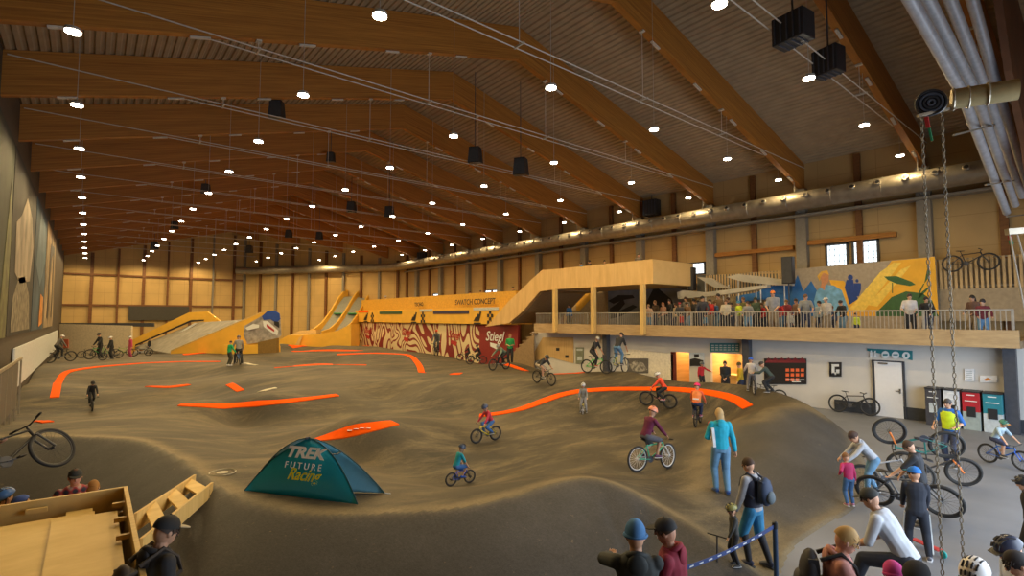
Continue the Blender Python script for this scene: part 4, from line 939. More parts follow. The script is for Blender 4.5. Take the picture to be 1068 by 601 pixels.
# ================================================================ PEOPLE AND BICYCLES: BUILDERS
def V3(*a): return Vector(a)
def cmat(c, rough=.8, pre='cloth'):
    n = pre+'_%02x%02x%02x' % tuple(int(min(1, v)*255) for v in c)
    return mat(n, c, rough, noise=.14, scale=9)
SKIN = (.56, .31, .19)
def plaid():
    m, t, b = nt('plaid_flannel'); N = t.nodes; L = t.links; tc = N.new('ShaderNodeTexCoord'); outs = []
    for ax in ('X', 'Z'):
        w = N.new('ShaderNodeTexWave'); w.bands_direction = ax; w.inputs['Scale'].default_value = 3.4; L.new(tc.outputs['Object'], w.inputs['Vector']); outs.append(w.outputs['Fac'])
    a = N.new('ShaderNodeMath'); a.operation = 'ADD'; L.new(outs[0], a.inputs[0]); L.new(outs[1], a.inputs[1])
    r = N.new('ShaderNodeValToRGB'); e = r.color_ramp.elements; e[0].position = .25; e[0].color = (.03, .03, .05, 1); e[1].position = .55; e[1].color = (.38, .04, .04, 1)
    x = e.new(.9); x.color = (.45, .32, .26, 1); h = N.new('ShaderNodeMath'); h.operation = 'MULTIPLY'; h.inputs[1].default_value = .5; L.new(a.outputs[0], h.inputs[0]); L.new(h.outputs[0], r.inputs['Fac']); L.new(r.outputs[0], b.inputs['Base Color']); b.inputs['Roughness'].default_value = .85
    return m
def ik(a, t, l1, l2, pole):
    d = t-a; L = d.length; mx = (l1+l2)*.995
    if L > mx: t = a+d*(mx/L); d = t-a; L = mx
    L = max(L, abs(l1-l2)+1e-3); x = (l1*l1-l2*l2+L*L)/(2*L); h = math.sqrt(max(0, l1*l1-x*x)); u = d.normalized()
    p = Vector(pole); p = p-u*p.dot(u)
    if p.length < 1e-4: p = Vector((0, 0, 1)).cross(u)
    return a+u*x+p.normalized()*h, t
def figure(label, Hh, loc, rz, pose=None, wear=None, vox=.014, name='person', rot=None, near=False, group=None, cat='person'):
    P = dict(pel=(0, 0, .53), lean=4, side=0, twist=0, nod=0, turn=0, fL=(-.06, .0, 0), fR=(.06, .02, 0), hL=(-.15, .03, .44), hR=(.15, .03, .44), pole=(0, -1, -.3), kpole=None, toe=0)
    P.update(pose or {}); Wr = dict(top=(.1, .1, .1), sleeve='long', legs=(.05, .06, .1), leg='long', shoe=(.05, .05, .05), skin=SKIN, hair=(.08, .045, .02), head='hair', headc=(.02, .02, .02), longhair=False)
    Wr.update(wear or {})
    hs = 1.0 if Hh > 1.5 else (1.18 if Hh > 1.15 else 1.32)
    root = thing(name, label, cat, loc, rz, group, rot)
    S = Hh
    def v(p): return Vector(p)*S
    tl = math.radians(P['lean']); sd = math.radians(P['side'])
    t = Vector((math.sin(sd), math.sin(tl)*math.cos(sd), math.cos(tl)*math.cos(sd))); tw = math.radians(P['twist'])
    R = Vector((math.cos(tw), math.sin(tw), 0)); R = (R-t*R.dot(t)).normalized(); B = R.cross(t)   # B: backward... sign fixed below
    Fw = t.cross(R); Fw = -Fw if Fw.y*math.cos(tw) < 0 and abs(P['lean']) < 80 else Fw
    pel = v(P['pel']); neck = pel+t*.315*S
    sh = {s: pel+t*.268*S+R*s*.095*S for s in (-1, 1)}; hip = {s: pel+Vector((1, 0, 0))*s*.05*S-t*.015*S for s in (-1, 1)}
    nd = math.radians(P['nod']); tn = math.radians(P['turn'])
    hup = (t*.5+Vector((0, 0, .6))+Fw*.08).normalized()
    hF = (Fw-hup*Fw.dot(hup)).normalized(); hR = hF.cross(hup).normalized()
    if hR.dot(R) < 0: hR = -hR
    q = Matrix.Rotation(tn, 3, hup); hF, hR = q @ hF, q @ hR
    q = Matrix.Rotation(-nd, 3, hR); hF, hup = q @ hF, q @ hup
    hc = neck+hup*(.069*hs+.004)*S+hF*.012*S
    HM = Matrix((hR, hF, hup)).transposed()
    hand, elbow, foot, knee = {}, {}, {}, {}
    for s, k in ((-1, 'hL'), (1, 'hR')):
        pl_ = Vector(P['pole'])+Vector((s*.6, 0, 0)); elbow[s], hand[s] = ik(sh[s], v(P[k]), .165*S, .15*S, pl_)
    for s, k in ((-1, 'fL'), (1, 'fR')):
        a = v(P[k])+Vector((0, -.03*S, .045*S)); knee[s], foot[s] = ik(hip[s], a, .245*S, .245*S, P['kpole'] or (s*.12, 1, .1))
    # ---- body
    b = MB(); n = 12
    b.tube([pel-t*.055*S, pel-t*.02*S, pel+t*.04*S, pel+t*.10*S, pel+t*.17*S, pel+t*.23*S, pel+t*.28*S, pel+t*.305*S], [.05*S, .085*S, .082*S, .072*S, .082*S, .095*S, .082*S, .045*S], n, ry=[.04*S, .06*S, .058*S, .05*S, .06*S, .062*S, .05*S, .034*S], right=R)
    b.cap(neck-t*.03*S, hc-hup*.03*S, .031*S, .03*S, 10)
    hw = (.043*S*hs, .053*S*hs, .064*S*hs)
    b.ell(hc, hw, HM, 16, 11)
    b.ell(hc+HM @ Vector((0, .012, -.035))*S*hs, (.032*S*hs, .037*S*hs, .032*S*hs), HM, 12, 8)
    b.cap(hc+HM @ Vector((0, .050, .006))*S*hs, hc+HM @ Vector((0, .061, -.014))*S*hs, .005*S*hs, .0085*S*hs, 6)
    for s in (-1, 1): b.ell(hc+HM @ Vector((s*.044, -.004, -.006))*S*hs, (.006*S*hs, .011*S*hs, .016*S*hs), HM, 8, 6)
    for s in (-1, 1):
        b.cap(sh[s], elbow[s], .031*S, .025*S, n); b.cap(elbow[s], hand[s], .025*S, .016*S, n)
        b.cap(hip[s], knee[s], .05*S, .035*S, n); b.cap(knee[s], foot[s], .036*S, .021*S, n)
        fd = (hand[s]-elbow[s]).normalized(); pr = fd.cross(Vector((0, 0, 1))); pr = pr.normalized() if pr.length > .1 else Vector((1, 0, 0)); dn = fd.cross(pr)*s
        hS = S*.92 if near else S
        b.cap(hand[s]+fd*.012*S-pr*.008*S, hand[s]+fd*.042*S-pr*.008*S, .0115*S, .011*S, 8); b.cap(hand[s]+fd*.012*S+pr*.008*S, hand[s]+fd*.04*S+pr*.008*S, .0115*S, .011*S, 8)
        for i, (off, ln) in enumerate(((-.018, .026), (-.006, .031), (.006, .029), (.018, .021))):
            k0 = hand[s]+fd*.045*S+pr*off*S; k1 = k0+fd*ln*.6*S+dn*.006*S; k2 = k1+fd*ln*.35*S+dn*.014*S
            b.cap(k0, k1, .0052*S, .005*S, 6); b.cap(k1, k2, .005*S, .0044*S, 6)
        k0 = hand[s]+fd*.018*S-pr*.018*S; b.cap(k0, k0+fd*.02*S-pr*.014*S+dn*.008*S, .006*S, .005*S, 6)
    o = b.build('body', cmat(Wr['skin'], .55, 'skin'), root, smooth=True)
    def rm(o, vx):
        m_ = o.modifiers.new('surface', 'REMESH'); m_.mode = 'VOXEL'; m_.voxel_size = vx; m_.use_smooth_shade = True
        m_ = o.modifiers.new('soft', 'SMOOTH'); m_.iterations = 3; m_.factor = .5
    rm(o, .007 if near else vox*S/1.7)
    if near:
        for s in (-1, 1):
            e = MB(); e.ell(hc+HM @ Vector((s*.018, .047, .006))*S*hs, (.0075*S, .005*S, .0055*S), HM, 8, 6); e.build('eye', cmat((.05, .03, .02), .3, 'eye'), root, smooth=True)
        e = MB(); e.ell(hc+HM @ Vector((0, .0465, -.034))*S*hs, (.014*S, .006*S, .0045*S), HM, 10, 5); e.build('mouth', cmat((.42, .14, .11), .6, 'lip'), root, smooth=True)
    # ---- top
    g = .010*S
    c = MB(); zt = -.05 if Wr.get('long_coat') else -.02
    c.tube([pel+t*zt*S, pel+t*.0*S, pel+t*.05*S, pel+t*.11*S, pel+t*.17*S, pel+t*.235*S, pel+t*.283*S, pel+t*.312*S], [x*S+g for x in (.088, .087, .083, .078, .086, .098, .088, .046)], 14, ry=[x*S+g for x in (.062, .062, .06, .055, .062, .064, .053, .036)], right=R)
    for s in (-1, 1):
        if Wr['sleeve'] == 'none': continue
        c.cap(sh[s], elbow[s], .029*S+g, .026*S+g*.6, n)
        if Wr['sleeve'] == 'long': c.cap(elbow[s], hand[s]-(hand[s]-elbow[s]).normalized()*.012*S, .027*S+g*.7, .019*S+g*.5, n)
        
    o = c.build('jacket' if Wr['sleeve'] == 'long' else 'shirt', Wr.get('topmat') or cmat(Wr['top']), root, smooth=True); rm(o, .010 if near else vox*S/1.7)
    if Wr.get('hood'):
        c = MB(); c.torus(neck-t*.012*S-Fw*.012*S, .042*S, .015*S, tuple(t+Fw*.5), 16, 8); c.ell(neck-t*.045*S-Fw*.058*S, (.052*S, .020*S, .055*S), Matrix((R, Fw, t)).transposed(), 12, 8)
        c.build('hood', cmat(Wr['top']), root, smooth=True)
    if Wr.get('vest'):
        c = MB(); c.tube([pel+t*.02*S, pel+t*.08*S, pel+t*.17*S, pel+t*.235*S, pel+t*.28*S], [x*S+g*1.9 for x in (.085, .08, .087, .092, .068)], 14, ry=[x*S+g*1.9 for x in (.062, .058, .063, .062, .048)], right=R)
        c.build('vest', cmat(Wr['vest'], .6), root, smooth=True)
    # ---- bottom
    c = MB(); g2 = .009*S
    c.tube([pel-t*.06*S, pel-t*.02*S, pel+t*.035*S], [x*S+g2 for x in (.07, .088, .083)], 14, ry=[x*S+g2 for x in (.05, .061, .058)], right=Vector((1, 0, 0)))
    for s in (-1, 1):
        c.cap(hip[s], knee[s], .051*S+g2, .037*S+g2, n)
        if Wr['leg'] == 'long': c.cap(knee[s], foot[s]+(knee[s]-foot[s])*.06, .037*S+g2, .024*S+g2, n)
        
    o = c.build('trousers' if Wr['leg'] == 'long' else 'shorts', cmat(Wr['legs']), root, smooth=True); rm(o, .011 if near else vox*S/1.7)
    if Wr.get('leggings'):
        for s in (-1, 1): c = MB(); c.cap(knee[s]+(hip[s]-knee[s])*.12, foot[s]+(knee[s]-foot[s])*.06, .040*S, .027*S, 12); c.build('legging', cmat(Wr['leggings']), root, smooth=True)
    if Wr.get('stripe'):
        for s in (-1, 1):
            c = MB(); c.bar(hip[s]+Vector((s*.062*S, 0, -.02*S)), knee[s]+Vector((s*.048*S, 0, 0)), .012*S, .03*S, up=(0, 1, 0)); c.bar(knee[s]+Vector((s*.048*S, 0, 0)), foot[s]+Vector((s*.036*S, 0, .03*S)), .012*S, .03*S, up=(0, 1, 0)); c.build('side_stripe', M_sw, root)
    # ---- shoes
    for s in (-1, 1):
        c = MB(); f = foot[s]; ty = Vector((s*.12, 1, -P['toe'])).normalized(); rr = Vector((ty.y, -ty.x, 0)).normalized()
        c.tube([f-ty*.035*S+Vector((0, 0, -.018*S)), f-ty*.015*S+Vector((0, 0, -.012*S)), f+ty*.04*S+Vector((0, 0, -.02*S)), f+ty*.085*S+Vector((0, 0, -.03*S)), f+ty*.105*S+Vector((0, 0, -.033*S))], [.018*S, .025*S, .028*S, .026*S, .012*S], 10, ry=[.02*S, .032*S, .024*S, .015*S, .008*S], right=rr)
        o = c.build('shoe', cmat(Wr['shoe'], .6), root, smooth=True)
        c = MB(); c.prism([f+ty*a*S+rr*b2*S+Vector((0, 0, -.045*S)) for a, b2 in ((-.05, -.02), (-.05, .02), (.05, .03), (.10, .022), (.115, 0), (.10, -.022), (.05, -.03))], (0, 0, .010*S)); c.build('sole', cmat((.6, .6, .6) if Wr['shoe'][0] > .04 else (.08, .08, .08)), o)
    # ---- head wear
    hd = Wr['head']; hcM = lambda p: hc+HM @ Vector(p)*S*hs
    if hd in ('hair', 'cap', 'beanie', 'helmet', 'beret', 'capback') and Wr['hair'] is not None:
        c = MB(); Hr = HM @ Matrix.Rotation(math.radians(-24), 3, 'X')
        c.ell(hcM((0, -.007, .008)), (.0475*S*hs, .057*S*hs, .068*S*hs), Hr, 16, 9, z0=-.22 if not Wr['longhair'] else -.34)
        if near:
            rnd = random.Random(int(Hh*1e4))
            for _ in range(60):
                a = rnd.uniform(0, 2*PI); zz = rnd.uniform(.1, .95); q = math.sqrt(1-zz*zz); p = hc+Hr @ Vector((math.cos(a)*q*.0475, math.sin(a)*q*.057-.004, zz*.068))*S*hs
                dd = (p-hc).normalized(); c.cap(p-dd*.004, p+dd*.006+Vector((0, 0, -.012))*S, .007, .003, 5)
        if Wr['longhair']:
            c.tube([hcM((0, -.028, .03)), hcM((0, -.045, -.02)), hcM((0, -.05, -.08)), hcM((0, -.048, -.13))], [.036*S*hs, .043*S*hs, .046*S*hs, .024*S*hs], 12, ry=[.02*S*hs, .026*S*hs, .018*S*hs, .008*S*hs], right=hR)
        c.build('hair', cmat(Wr['hair'], .7, 'hair'), root, smooth=True)
    if hd == 'helmet':
        c = MB(); Hr = HM @ Matrix.Rotation(math.radians(-8), 3, 'X')
        c.ell(hcM((0, -.004, .016)), (.060*S*hs, .076*S*hs, .068*S*hs), Hr, 18, 9, z0=-.08)
        for i in (-1.6, -.55, .55, 1.6):
            for ya_, yb_2 in ((-.058, -.028), (-.012, .022), (.036, .056)):
                c.tube([hc+Hr @ Vector((i*.018, y, .0165+.0685*math.sqrt(max(0, 1-(y/.078)**2-(i*.018/.062)**2))))*S*hs for y in (ya_, (ya_+yb_2)/2, yb_2)], .0042*S*hs, 5, mi=1)
        h_ = c.build('helmet', [cmat(Wr['headc'], .35, 'shell'), M_black], root, smooth=True)
        c = MB(); c.prism([hcM(p) for p in ((-.045, .055, .022), (.045, .055, .022), (.034, .092, .026), (-.034, .092, .026))], hup*.005*S); c.build('visor', cmat(Wr.get('visor', (.03, .03, .03)), .5, 'shell'), h_)
        c = MB()
        for s in (-1, 1): c.tube([hcM((s*.05, .0, .01)), hcM((s*.043, .02, -.04)), hcM((0, .03, -.07))], .0035*S, 5)
        c.build('chin_strap', M_black, h_)
        if Wr.get('goggles') is not None: c = MB(); c.tube([hcM((x, .052-abs(x)*.35, .008)) for x in (-.04, -.02, 0, .02, .04)], .012*S*hs, 8); c.build('goggles', cmat(Wr['goggles'], .2, 'lens'), h_, smooth=True)
    if hd in ('cap', 'capback'):
        c = MB(); sg = 1 if hd == 'cap' else -1
        c.ell(hcM((0, -.004, .018)), (.050*S*hs, .061*S*hs, .056*S*hs), HM, 18, 8, z0=-.05); h_ = c.build('cap', cmat(Wr['headc'], .8, 'cap'), root, smooth=True)
        c = MB(); pts_ = [(-.044, sg*.040, .022), (-.04, sg*.075, .020), (-.022, sg*.10, .017), (0, sg*.107, .016), (.022, sg*.10, .017), (.04, sg*.075, .020), (.044, sg*.040, .022)]
        c.prism([hcM(p) for p in pts_], hup*.004*S); c.build('brim', cmat(Wr.get('brim', Wr['headc']), .8, 'cap'), h_)
        c = MB(); c.ell(hcM((0, -.004, .074)), (.006*S, .006*S, .004*S), HM, 8, 5); c.build('cap_button', cmat(Wr['headc'], .8, 'cap'), h_)
    if hd in ('beanie', 'beret'):
        c = MB()
        if hd == 'beanie': c.ell(hcM((0, -.006, .018)), (.052*S*hs, .062*S*hs, .068*S*hs), HM, 18, 9, z0=-.18); c.torus(hcM((0, -.006, .007)), .054*S*hs, .009*S*hs, tuple(hup), 20, 6)
        else: c.ell(hcM((0, -.004, .035)), (.062*S*hs, .074*S*hs, .040*S*hs), HM, 18, 8, z0=-.4)
        c.build(hd, cmat(Wr['headc'], .9, 'knit'), root, smooth=True)
    # details on the torso
    if Wr.get('patch'):
        pc, (w_, h_), up_, side_ = Wr['patch']; d_ = Fw*side_
        c = MB(); o_ = pel+t*up_*S+d_*(.062*S+g*1.6); a, b2 = R*w_*S/2, t*h_*S/2
        c.prism([o_-a-b2, o_+a-b2, o_+a+b2, o_-a+b2], d_*.006); c.build('print', cmat(pc), root)
    root['_'] = 0; del root['_']
    return root, dict(pel=pel, t=t, R=R, F=Fw, sh=sh, hand=hand, S=S, hc=hc, hM=HM, neck=neck)
def worn(root, o):   # a separate thing carried by somebody keeps that person's place
    o.location = root.location; o.rotation_euler = root.rotation_euler
def backpack(label, fig, c1, c2, group=None, size=1.0):
    root, J = fig; S = J['S']; t, R, Fw = J['t'], J['R'], J['F']
    bp = thing('backpack', label, 'backpack'); worn(root, bp); M = Matrix((R, -Fw, t)).transposed()
    o = J['pel']+t*.17*S-Fw*.135*S
    c = MB(); c.ell(o, (.085*S*size, .052*S*size, .13*S*size), M, 16, 11); c.box(o+Fw*.02*S, (.13*S*size, .05*S, .2*S*size), M.to_euler()); c.build('pack_body', cmat(c1, .7), bp, smooth=True)
    c = MB(); c.ell(o-Fw*.045*S-t*.045*S, (.06*S*size, .03*S, .06*S), M, 14, 9); c.build('front_pocket', cmat(c2, .7), bp, smooth=True)
    for s in (-1, 1):
        c = MB(); a = J['sh'][s]-R*s*.04*S; c.tube([o+t*.10*S+R*s*.05*S+Fw*.04*S, a+t*.055*S, a+Fw*.065*S+t*.0*S, a+Fw*.088*S-t*.07*S, o-t*.06*S+R*s*.11*S+Fw*.06*S], .011*S, 6); c.build('strap', cmat(tuple(x*.6 for x in c1), .7), bp, smooth=True)
    return bp
# ---- wheel meshes are shared
_wm = {}
def wheel_meshes(R_, th, rim):
    k = (round(R_, 3), round(th, 3), rim)
    if k in _wm: return _wm[k]
    a = MB(); a.torus((0, 0, 0), R_-th, th, (1, 0, 0), 40, 8); t = a.mesh('tyre', M_rubber, True)
    a = MB(); a.torus((0, 0, 0), R_-th*2.1, .012, (1, 0, 0), 36, 6)
    a.lathe([(.02, -.045), (.028, -.03), (.018, 0), (.028, .03), (.02, .045)], axis='X', n=10)
    for i in range(24):
        an = 2*PI*i/24; s = .03 if i % 2 else -.03; a.tube([(s, math.cos(an+.25)*.02, math.sin(an+.25)*.02), (0, math.cos(an)*(R_-th*2.1), math.sin(an)*(R_-th*2.1))], .0022, 4, caps=False)
    w = a.mesh('wheel', cmat(rim, .4, 'rim'), True)
    _wm[k] = (t, w); return _wm[k]
def bicycle(label, loc, rz, s=1.0, colr=(.05, .05, .05), rot=None, rim=(.05, .05, .05), steer=0, fat=1.0, group=None, fork=None, name='bicycle'):
    bk = thing(name, label, 'bicycle', loc, rz, group, rot); R_ = .345*s; th = .026*s*fat
    fm = cmat(colr, .35, 'frame'); ax = Vector((0, -.54*s, R_)); bb = Vector((0, -.11*s, .31*s)); st = Vector((0, -.24*s, .70*s)); ht = Vector((0, .33*s, .74*s)); hb = Vector((0, .37*s, .61*s)); fa = Vector((0, .55*s, R_))
    q = MB(); q.tube([bb, st], .017*s, 8); q.tube([st+Vector((0, 0, -.03*s)), ht+Vector((0, 0, -.02*s))], .018*s, 8); q.tube([bb, hb], .023*s, 8); q.tube([hb, ht], .022*s, 8)
    for d in (-.06*s, .06*s):
        q.tube([bb+Vector((d*.5, 0, 0)), ax+Vector((d, 0, 0))], .010*s, 6); q.tube([st+Vector((d*.3, 0, -.05*s)), ax+Vector((d, 0, 0))], .009*s, 6)
    q.build('frame', fm, bk, smooth=True)
    q = MB(); q.tube([st, st+(st-bb).normalized()*.12*s], .013*s, 8); q.build('seat_post', M_black, bk)
    sp = st+(st-bb).normalized()*.13*s
    q = MB(); q.tube([sp+Vector((0, -.13*s, .02*s)), sp+Vector((0, -.06*s, .012*s)), sp+Vector((0, .04*s, .006*s)), sp+Vector((0, .14*s, .0))], [.05*s, .065*s, .03*s, .014*s], 10, ry=[.012*s, .022*s, .018*s, .012*s], right=(1, 0, 0)); q.build('saddle', M_black, bk, smooth=True)
    SM = Matrix.Translation(ht) @ Matrix.Rotation(steer, 4, (hb-ht).normalized()*-1) @ Matrix.Translation(-ht)
    q = MB(); q.M = SM; fk = cmat(fork or (.05, .05, .05), .35, 'fork')
    q.tube([hb+Vector((-.07*s, 0, 0)), hb+Vector((.07*s, 0, 0))], .018*s, 8)
    for d in (-.068*s, .068*s): q.tube([hb+Vector((d, 0, .0)), hb.lerp(fa, .5)+Vector((d, 0, 0)), fa+Vector((d, 0, 0))], [.018*s, .016*s, .02*s], 8)
    q.build('fork', fk, bk, smooth=True)
    q = MB(); q.M = SM; st2 = ht+Vector((0, .05*s, .07*s)); q.tube([ht, ht+Vector((0, -.005, .05*s)), st2], .016*s, 8)
    q.tube([st2+Vector((-.34*s, -.05*s, .035*s)), st2+Vector((-.14*s, -.01*s, .02*s)), st2, st2+Vector((.14*s, -.01*s, .02*s)), st2+Vector((.34*s, -.05*s, .035*s))], .012*s, 8); hbar = q.build('handlebar', M_black, bk, smooth=True)
    for d in (-1, 1):
        q = MB(); q.M = SM; q.tube([st2+Vector((d*.22*s, -.03*s, .03*s)), st2+Vector((d*.345*s, -.052*s, .036*s))], .018*s, 8); q.build('grip', M_rubber, hbar, smooth=True)
    q = MB(); q.M = Matrix.Translation(bb); q.lathe([(.085*s, .03*s), (.09*s, .034*s), (.085*s, .038*s)], axis='X', n=18)
    q.tube([(.045*s, 0, 0), (.06*s, .16*s, 0)], .011*s, 6); q.tube([(-.045*s, 0, 0), (-.06*s, -.16*s, 0)], .011*s, 6); q.build('crankset', M_dark, bk)
    for sx, sy in ((1, .16), (-1, -.16)):
        q = MB(); q.box(bb+Vector((sx*.11*s, sy*s, 0)), (.09*s, .09*s, .018*s)); q.build('pedal', M_black, bk)
    q = MB(); q.tube([bb+Vector((.035*s, 0, .08*s)), ax+Vector((.035*s, 0, .03*s))], .005, 4); q.tube([bb+Vector((.035*s, 0, -.08*s)), ax+Vector((.035*s, 0, -.03*s))], .005, 4); q.build('chain', M_dark, bk)
    ty, wh = wheel_meshes(R_, th, rim)
    for nm, c, stt in (('wheel', ax, False), ('wheel', fa, True)):
        o = bpy.data.objects.new(nm, wh); C.objects.link(o); o.parent = bk
        if stt: m = SM @ Matrix.Translation(c); o.location = m.to_translation(); o.rotation_euler = m.to_euler()
        else: o.location = c
        y = bpy.data.objects.new('tyre', ty); C.objects.link(y); y.parent = o
    return bk
def ride(label, blabel, px, py, hpx, a, wear, bcol, mode='sit', rim=(.05, .05, .05), lean=None, roll=0, fork=None, sfac=.57, group=None, nod=0, turn=0, fat=1.1, lift=0, steer=0, crank=None, one_foot=False):
    p = hit(px, py); D = (p-CAM).dot(FWD); topz = hpx*D/F
    Hh = topz/(.99 if mode == 'sit' else 1.06 if mode == 'stand' else .85 if mode == 'crouch' else 1.04)
    s = Hh*sfac; d = toward(px, a); rz = rz_of(d)
    zf, zr = floorz(p.x+d.x*.54*s, p.y+d.y*.54*s), floorz(p.x-d.x*.54*s, p.y-d.y*.54*s)
    z0 = (zf+zr)/2+lift; pitch = math.atan2(zf-zr, 1.08*s)
    rot = (pitch, roll, rz); loc = (p.x, p.y, z0+.0)
    bicycle(blabel, loc, rz, s, bcol, rot, rim, fork=fork, fat=fat, steer=steer)
    k = s/Hh
    pz = (-.11+.16, .31+.045); nz = (-.11-.16, .31+.045)
    pose = dict(fR=(.11*k, pz[0]*k+.02, pz[1]*k-.0), fL=(-.11*k, nz[0]*k+.02, nz[1]*k), hL=(-.29*k, .30*k, .87*k), hR=(.29*k, .30*k, .87*k), nod=nod, turn=turn, pole=(0, -.3, -.4))
    if mode == 'sit': pose.update(pel=(0, -.28*k, .86*k+.055), lean=lean or 24)
    elif mode == 'stand': pose.update(pel=(0, -.2*k, 1.02*k+.06), lean=lean or 30)
    elif mode == 'crouch': pose.update(pel=(0, -.42*k, .92*k+.05), lean=lean or 58)
    elif mode == 'astride': pose.update(pel=(0, -.02*k, .525), lean=lean or 8, fL=(-.12, -.02*k, 0), fR=(.12, .0, 0))
    if one_foot: pose['fL'] = (-.2, 0, 0)
    return figure(label, Hh, loc, rz, pose, wear, rot=rot if mode != 'astride' else (0, 0, rz))
def stand(label, px, py, hpx, a, wear, pose=None, near=False, z=None, vox=.014, D=None, **k):
    p = hit(px, py) if z is None else G(px, py, z); 
    if D: p = onD(px, py, D); p.z = floorz(p.x, p.y) if z is None else z
    Dd = (p-CAM).dot(FWD); Hh = hpx*Dd/F
    return figure(label, Hh, (p.x, p.y, p.z), rz_of(toward(px, a)), pose, wear, near=near, vox=vox, **k)
def by_head(label, px, py, D, a, wear, pose=None, near=True, hfac=None, gz=None, vox=.012, hmax=None, **k):
    """stands on the ground at depth D with the top of the head at the given pixel"""
    p = onD(px, py, D); z = floorz(p.x, p.y) if gz is None else gz; q_ = pose or {}
    hfac = q_.get('pel', (0, 0, .53))[2]+.315*math.cos(math.radians(q_.get('lean', 4)))+.152*math.cos(math.radians(q_.get('nod', 0)*.7))
    Hq = (p.z-z)/hfac; off = (q_.get('pel', (0, 0, .53))[1]+.33*math.sin(math.radians(q_.get('lean', 4)))+.02)*Hq; dq = toward(px, a); p = p-dq*off
    return figure(label, Hq, (p.x, p.y, z), rz_of(dq), pose, wear, near=near, vox=vox, **k)
BLK, NVY, WHT, RED, GRY = (.018, .018, .02), (.02, .03, .07), (.7, .7, .7), (.5, .02, .03), (.2, .2, .2)
JEAN, ORG, GRN, BLU, YEL = (.10, .22, .38), (.85, .10, .03), (.02, .30, .08), (.02, .12, .5), (.7, .5, .03)
# ================================================================ TENT
def tent():
    A, B, Cc = G(255, 512, .98), G(373, 527, .97), G(401, 513, .95); A.z, B.z, Cc.z = [floorz(p.x, p.y)+.01 for p in (A, B, Cc)]
    T = onD(321, 457, (G(320, 518, 1.0)-CAM).dot(FWD)+.30)
    t = thing('tent', 'teal pop-up tent with white and yellow lettering on the crest of the near bank', 'tent', A)
    def hoop(P0, P1, n=17):
        pts_ = []; 
        for i in range(n):
            u = i/(n-1); b_ = P0.lerp(P1, u); w = math.sin(PI*u)**.62 if True else 0; mid = P0.lerp(P1, .44)
            w = (1-(abs(u-.44)/(.44 if u < .44 else .56))**1.75); q = b_+(T-mid)*w; pts_.append(q-A)
        return pts_
    h1, h2 = hoop(A, B), hoop(A+FWD*.12, Cc); nb = (B-A).normalized(); nrm = Vector((nb.y, -nb.x, 0))
    m_t = mat('tent_teal', (.002, .33, .46), .5, noise=.05, scale=3)
    def skin(h, P0, P1, bulge, nm, m_):
        mb = MB(); n = len(h); rows_ = 8; V = []
        for i in range(n):
            g0 = P0.lerp(P1, i/(n-1))-A
            for j in range(rows_+1):
                s_ = j/rows_; q = h[i].lerp(g0, s_)+nrm*bulge*math.sin(PI*s_)*math.sin(PI*i/(n-1)); V.append(q)
        mb.add(V, [(i*(rows_+1)+j, i*(rows_+1)+j+1, (i+1)*(rows_+1)+j+1, (i+1)*(rows_+1)+j) for i in range(n-1) for j in range(rows_)])
        o = mb.build(nm, m_, t, smooth=True); md = o.modifiers.new('cloth', 'SOLIDIFY'); md.thickness = .006; return o
    skin(h1, A, B, .03, 'front_panel', m_t); skin(h2, A+FWD*.12, Cc, -.05, 'rear_panel', mat('tent_pale', (.26, .56, .70), .5, noise=.05))
    for nm, h in (('hoop_pole', h1), ('hoop_pole', h2)):
        q = MB(); q.tube(h, .009, 6); q.build(nm, mat('tent_edge', (.0, .07, .09), .5), t, smooth=True)
    q = MB(); q.tube([h1[11], (h1[11]+h2[11])/2+Vector((0, 0, -.02)), h2[11]], .011, 6); q.build('strap', M_black, t); q = MB(); q.box(h1[7], (.07, .05, .03)); q.box(h1[3], (.03, .03, .03)); q.build('clip', M_black, t)
    q = MB(); q.tube([h2[-1], h2[-1]+RGT*.10+Vector((0, 0, -.01))], .008, 5); q.build('peg', M_sw, t)
    # lettering in the plane of the front panel
    mid = (A+B)/2; up = (T-A.lerp(B, .44)).normalized(); xax = nb; zax = xax.cross(up).normalized(); up = zax.cross(xax)
    if zax.dot(-FWD) < 0: zax = -zax
    R_ = Matrix((xax, up, zax)).transposed(); eul = R_.to_euler()
    def tx(s, size, u, vv, m_, sh=0, sx=1, th=0):
        p = A.lerp(B, u)-A+up*vv+zax*(.085+.16*(.7-vv)); text('lettering', s, size, m_, t, p, eul, .002, sh, sx=sx, thick=th)
    m_w = mat('tent_white_print', (.98, .98, .95), .6, noise=.02); m_y = mat('tent_yellow_print', (.75, .72, .02), .6, noise=.02)
    tx('TREK', .235, .50, .66, m_w, .25, 1.3, .010); tx('F U T U R E', .14, .52, .46, m_w, 0, 1.0, .001); tx('Racing', .25, .545, .33, m_y, .4, .9, .004)
tent()
# ================================================================ NEAR WOODEN PLATFORM AND STEPS
zr = 1.55
K, Lf, Rt = G(133, 507, zr), G(-40, 533, zr), G(157, 620, zr)
t = thing('wooden_platform', 'raw plywood start platform in the near left corner', 'platform', (K.x, K.y, 0))
K0 = Vector((K.x, K.y, 0)); e1 = (Lf-K); e1.z = 0; e2 = (Rt-K); e2.z = 0; u1, u2 = e1.normalized(), e2.normalized(); e1 = u1*min(3.0, (K.x+2.1)/max(.01, -u1.x)); e2 = u2*3.2
def brd(a, d, h, th, nm, z0, m=M_ply2, inn=None):
    mb = MB(); w = (inn or u2)*th; mb.prism([a+Vector((0, 0, z0)), a+d+Vector((0, 0, z0)), a+d+w+Vector((0, 0, z0)), a+w+Vector((0, 0, z0))], (0, 0, h)); return mb.build(nm, m, t)
O = Vector((0, 0, 0))
M_plydeck = wood('plywood_deck', (.62, .41, .11), (.82, .59, .21), 'Y', 1.3, 1.2)
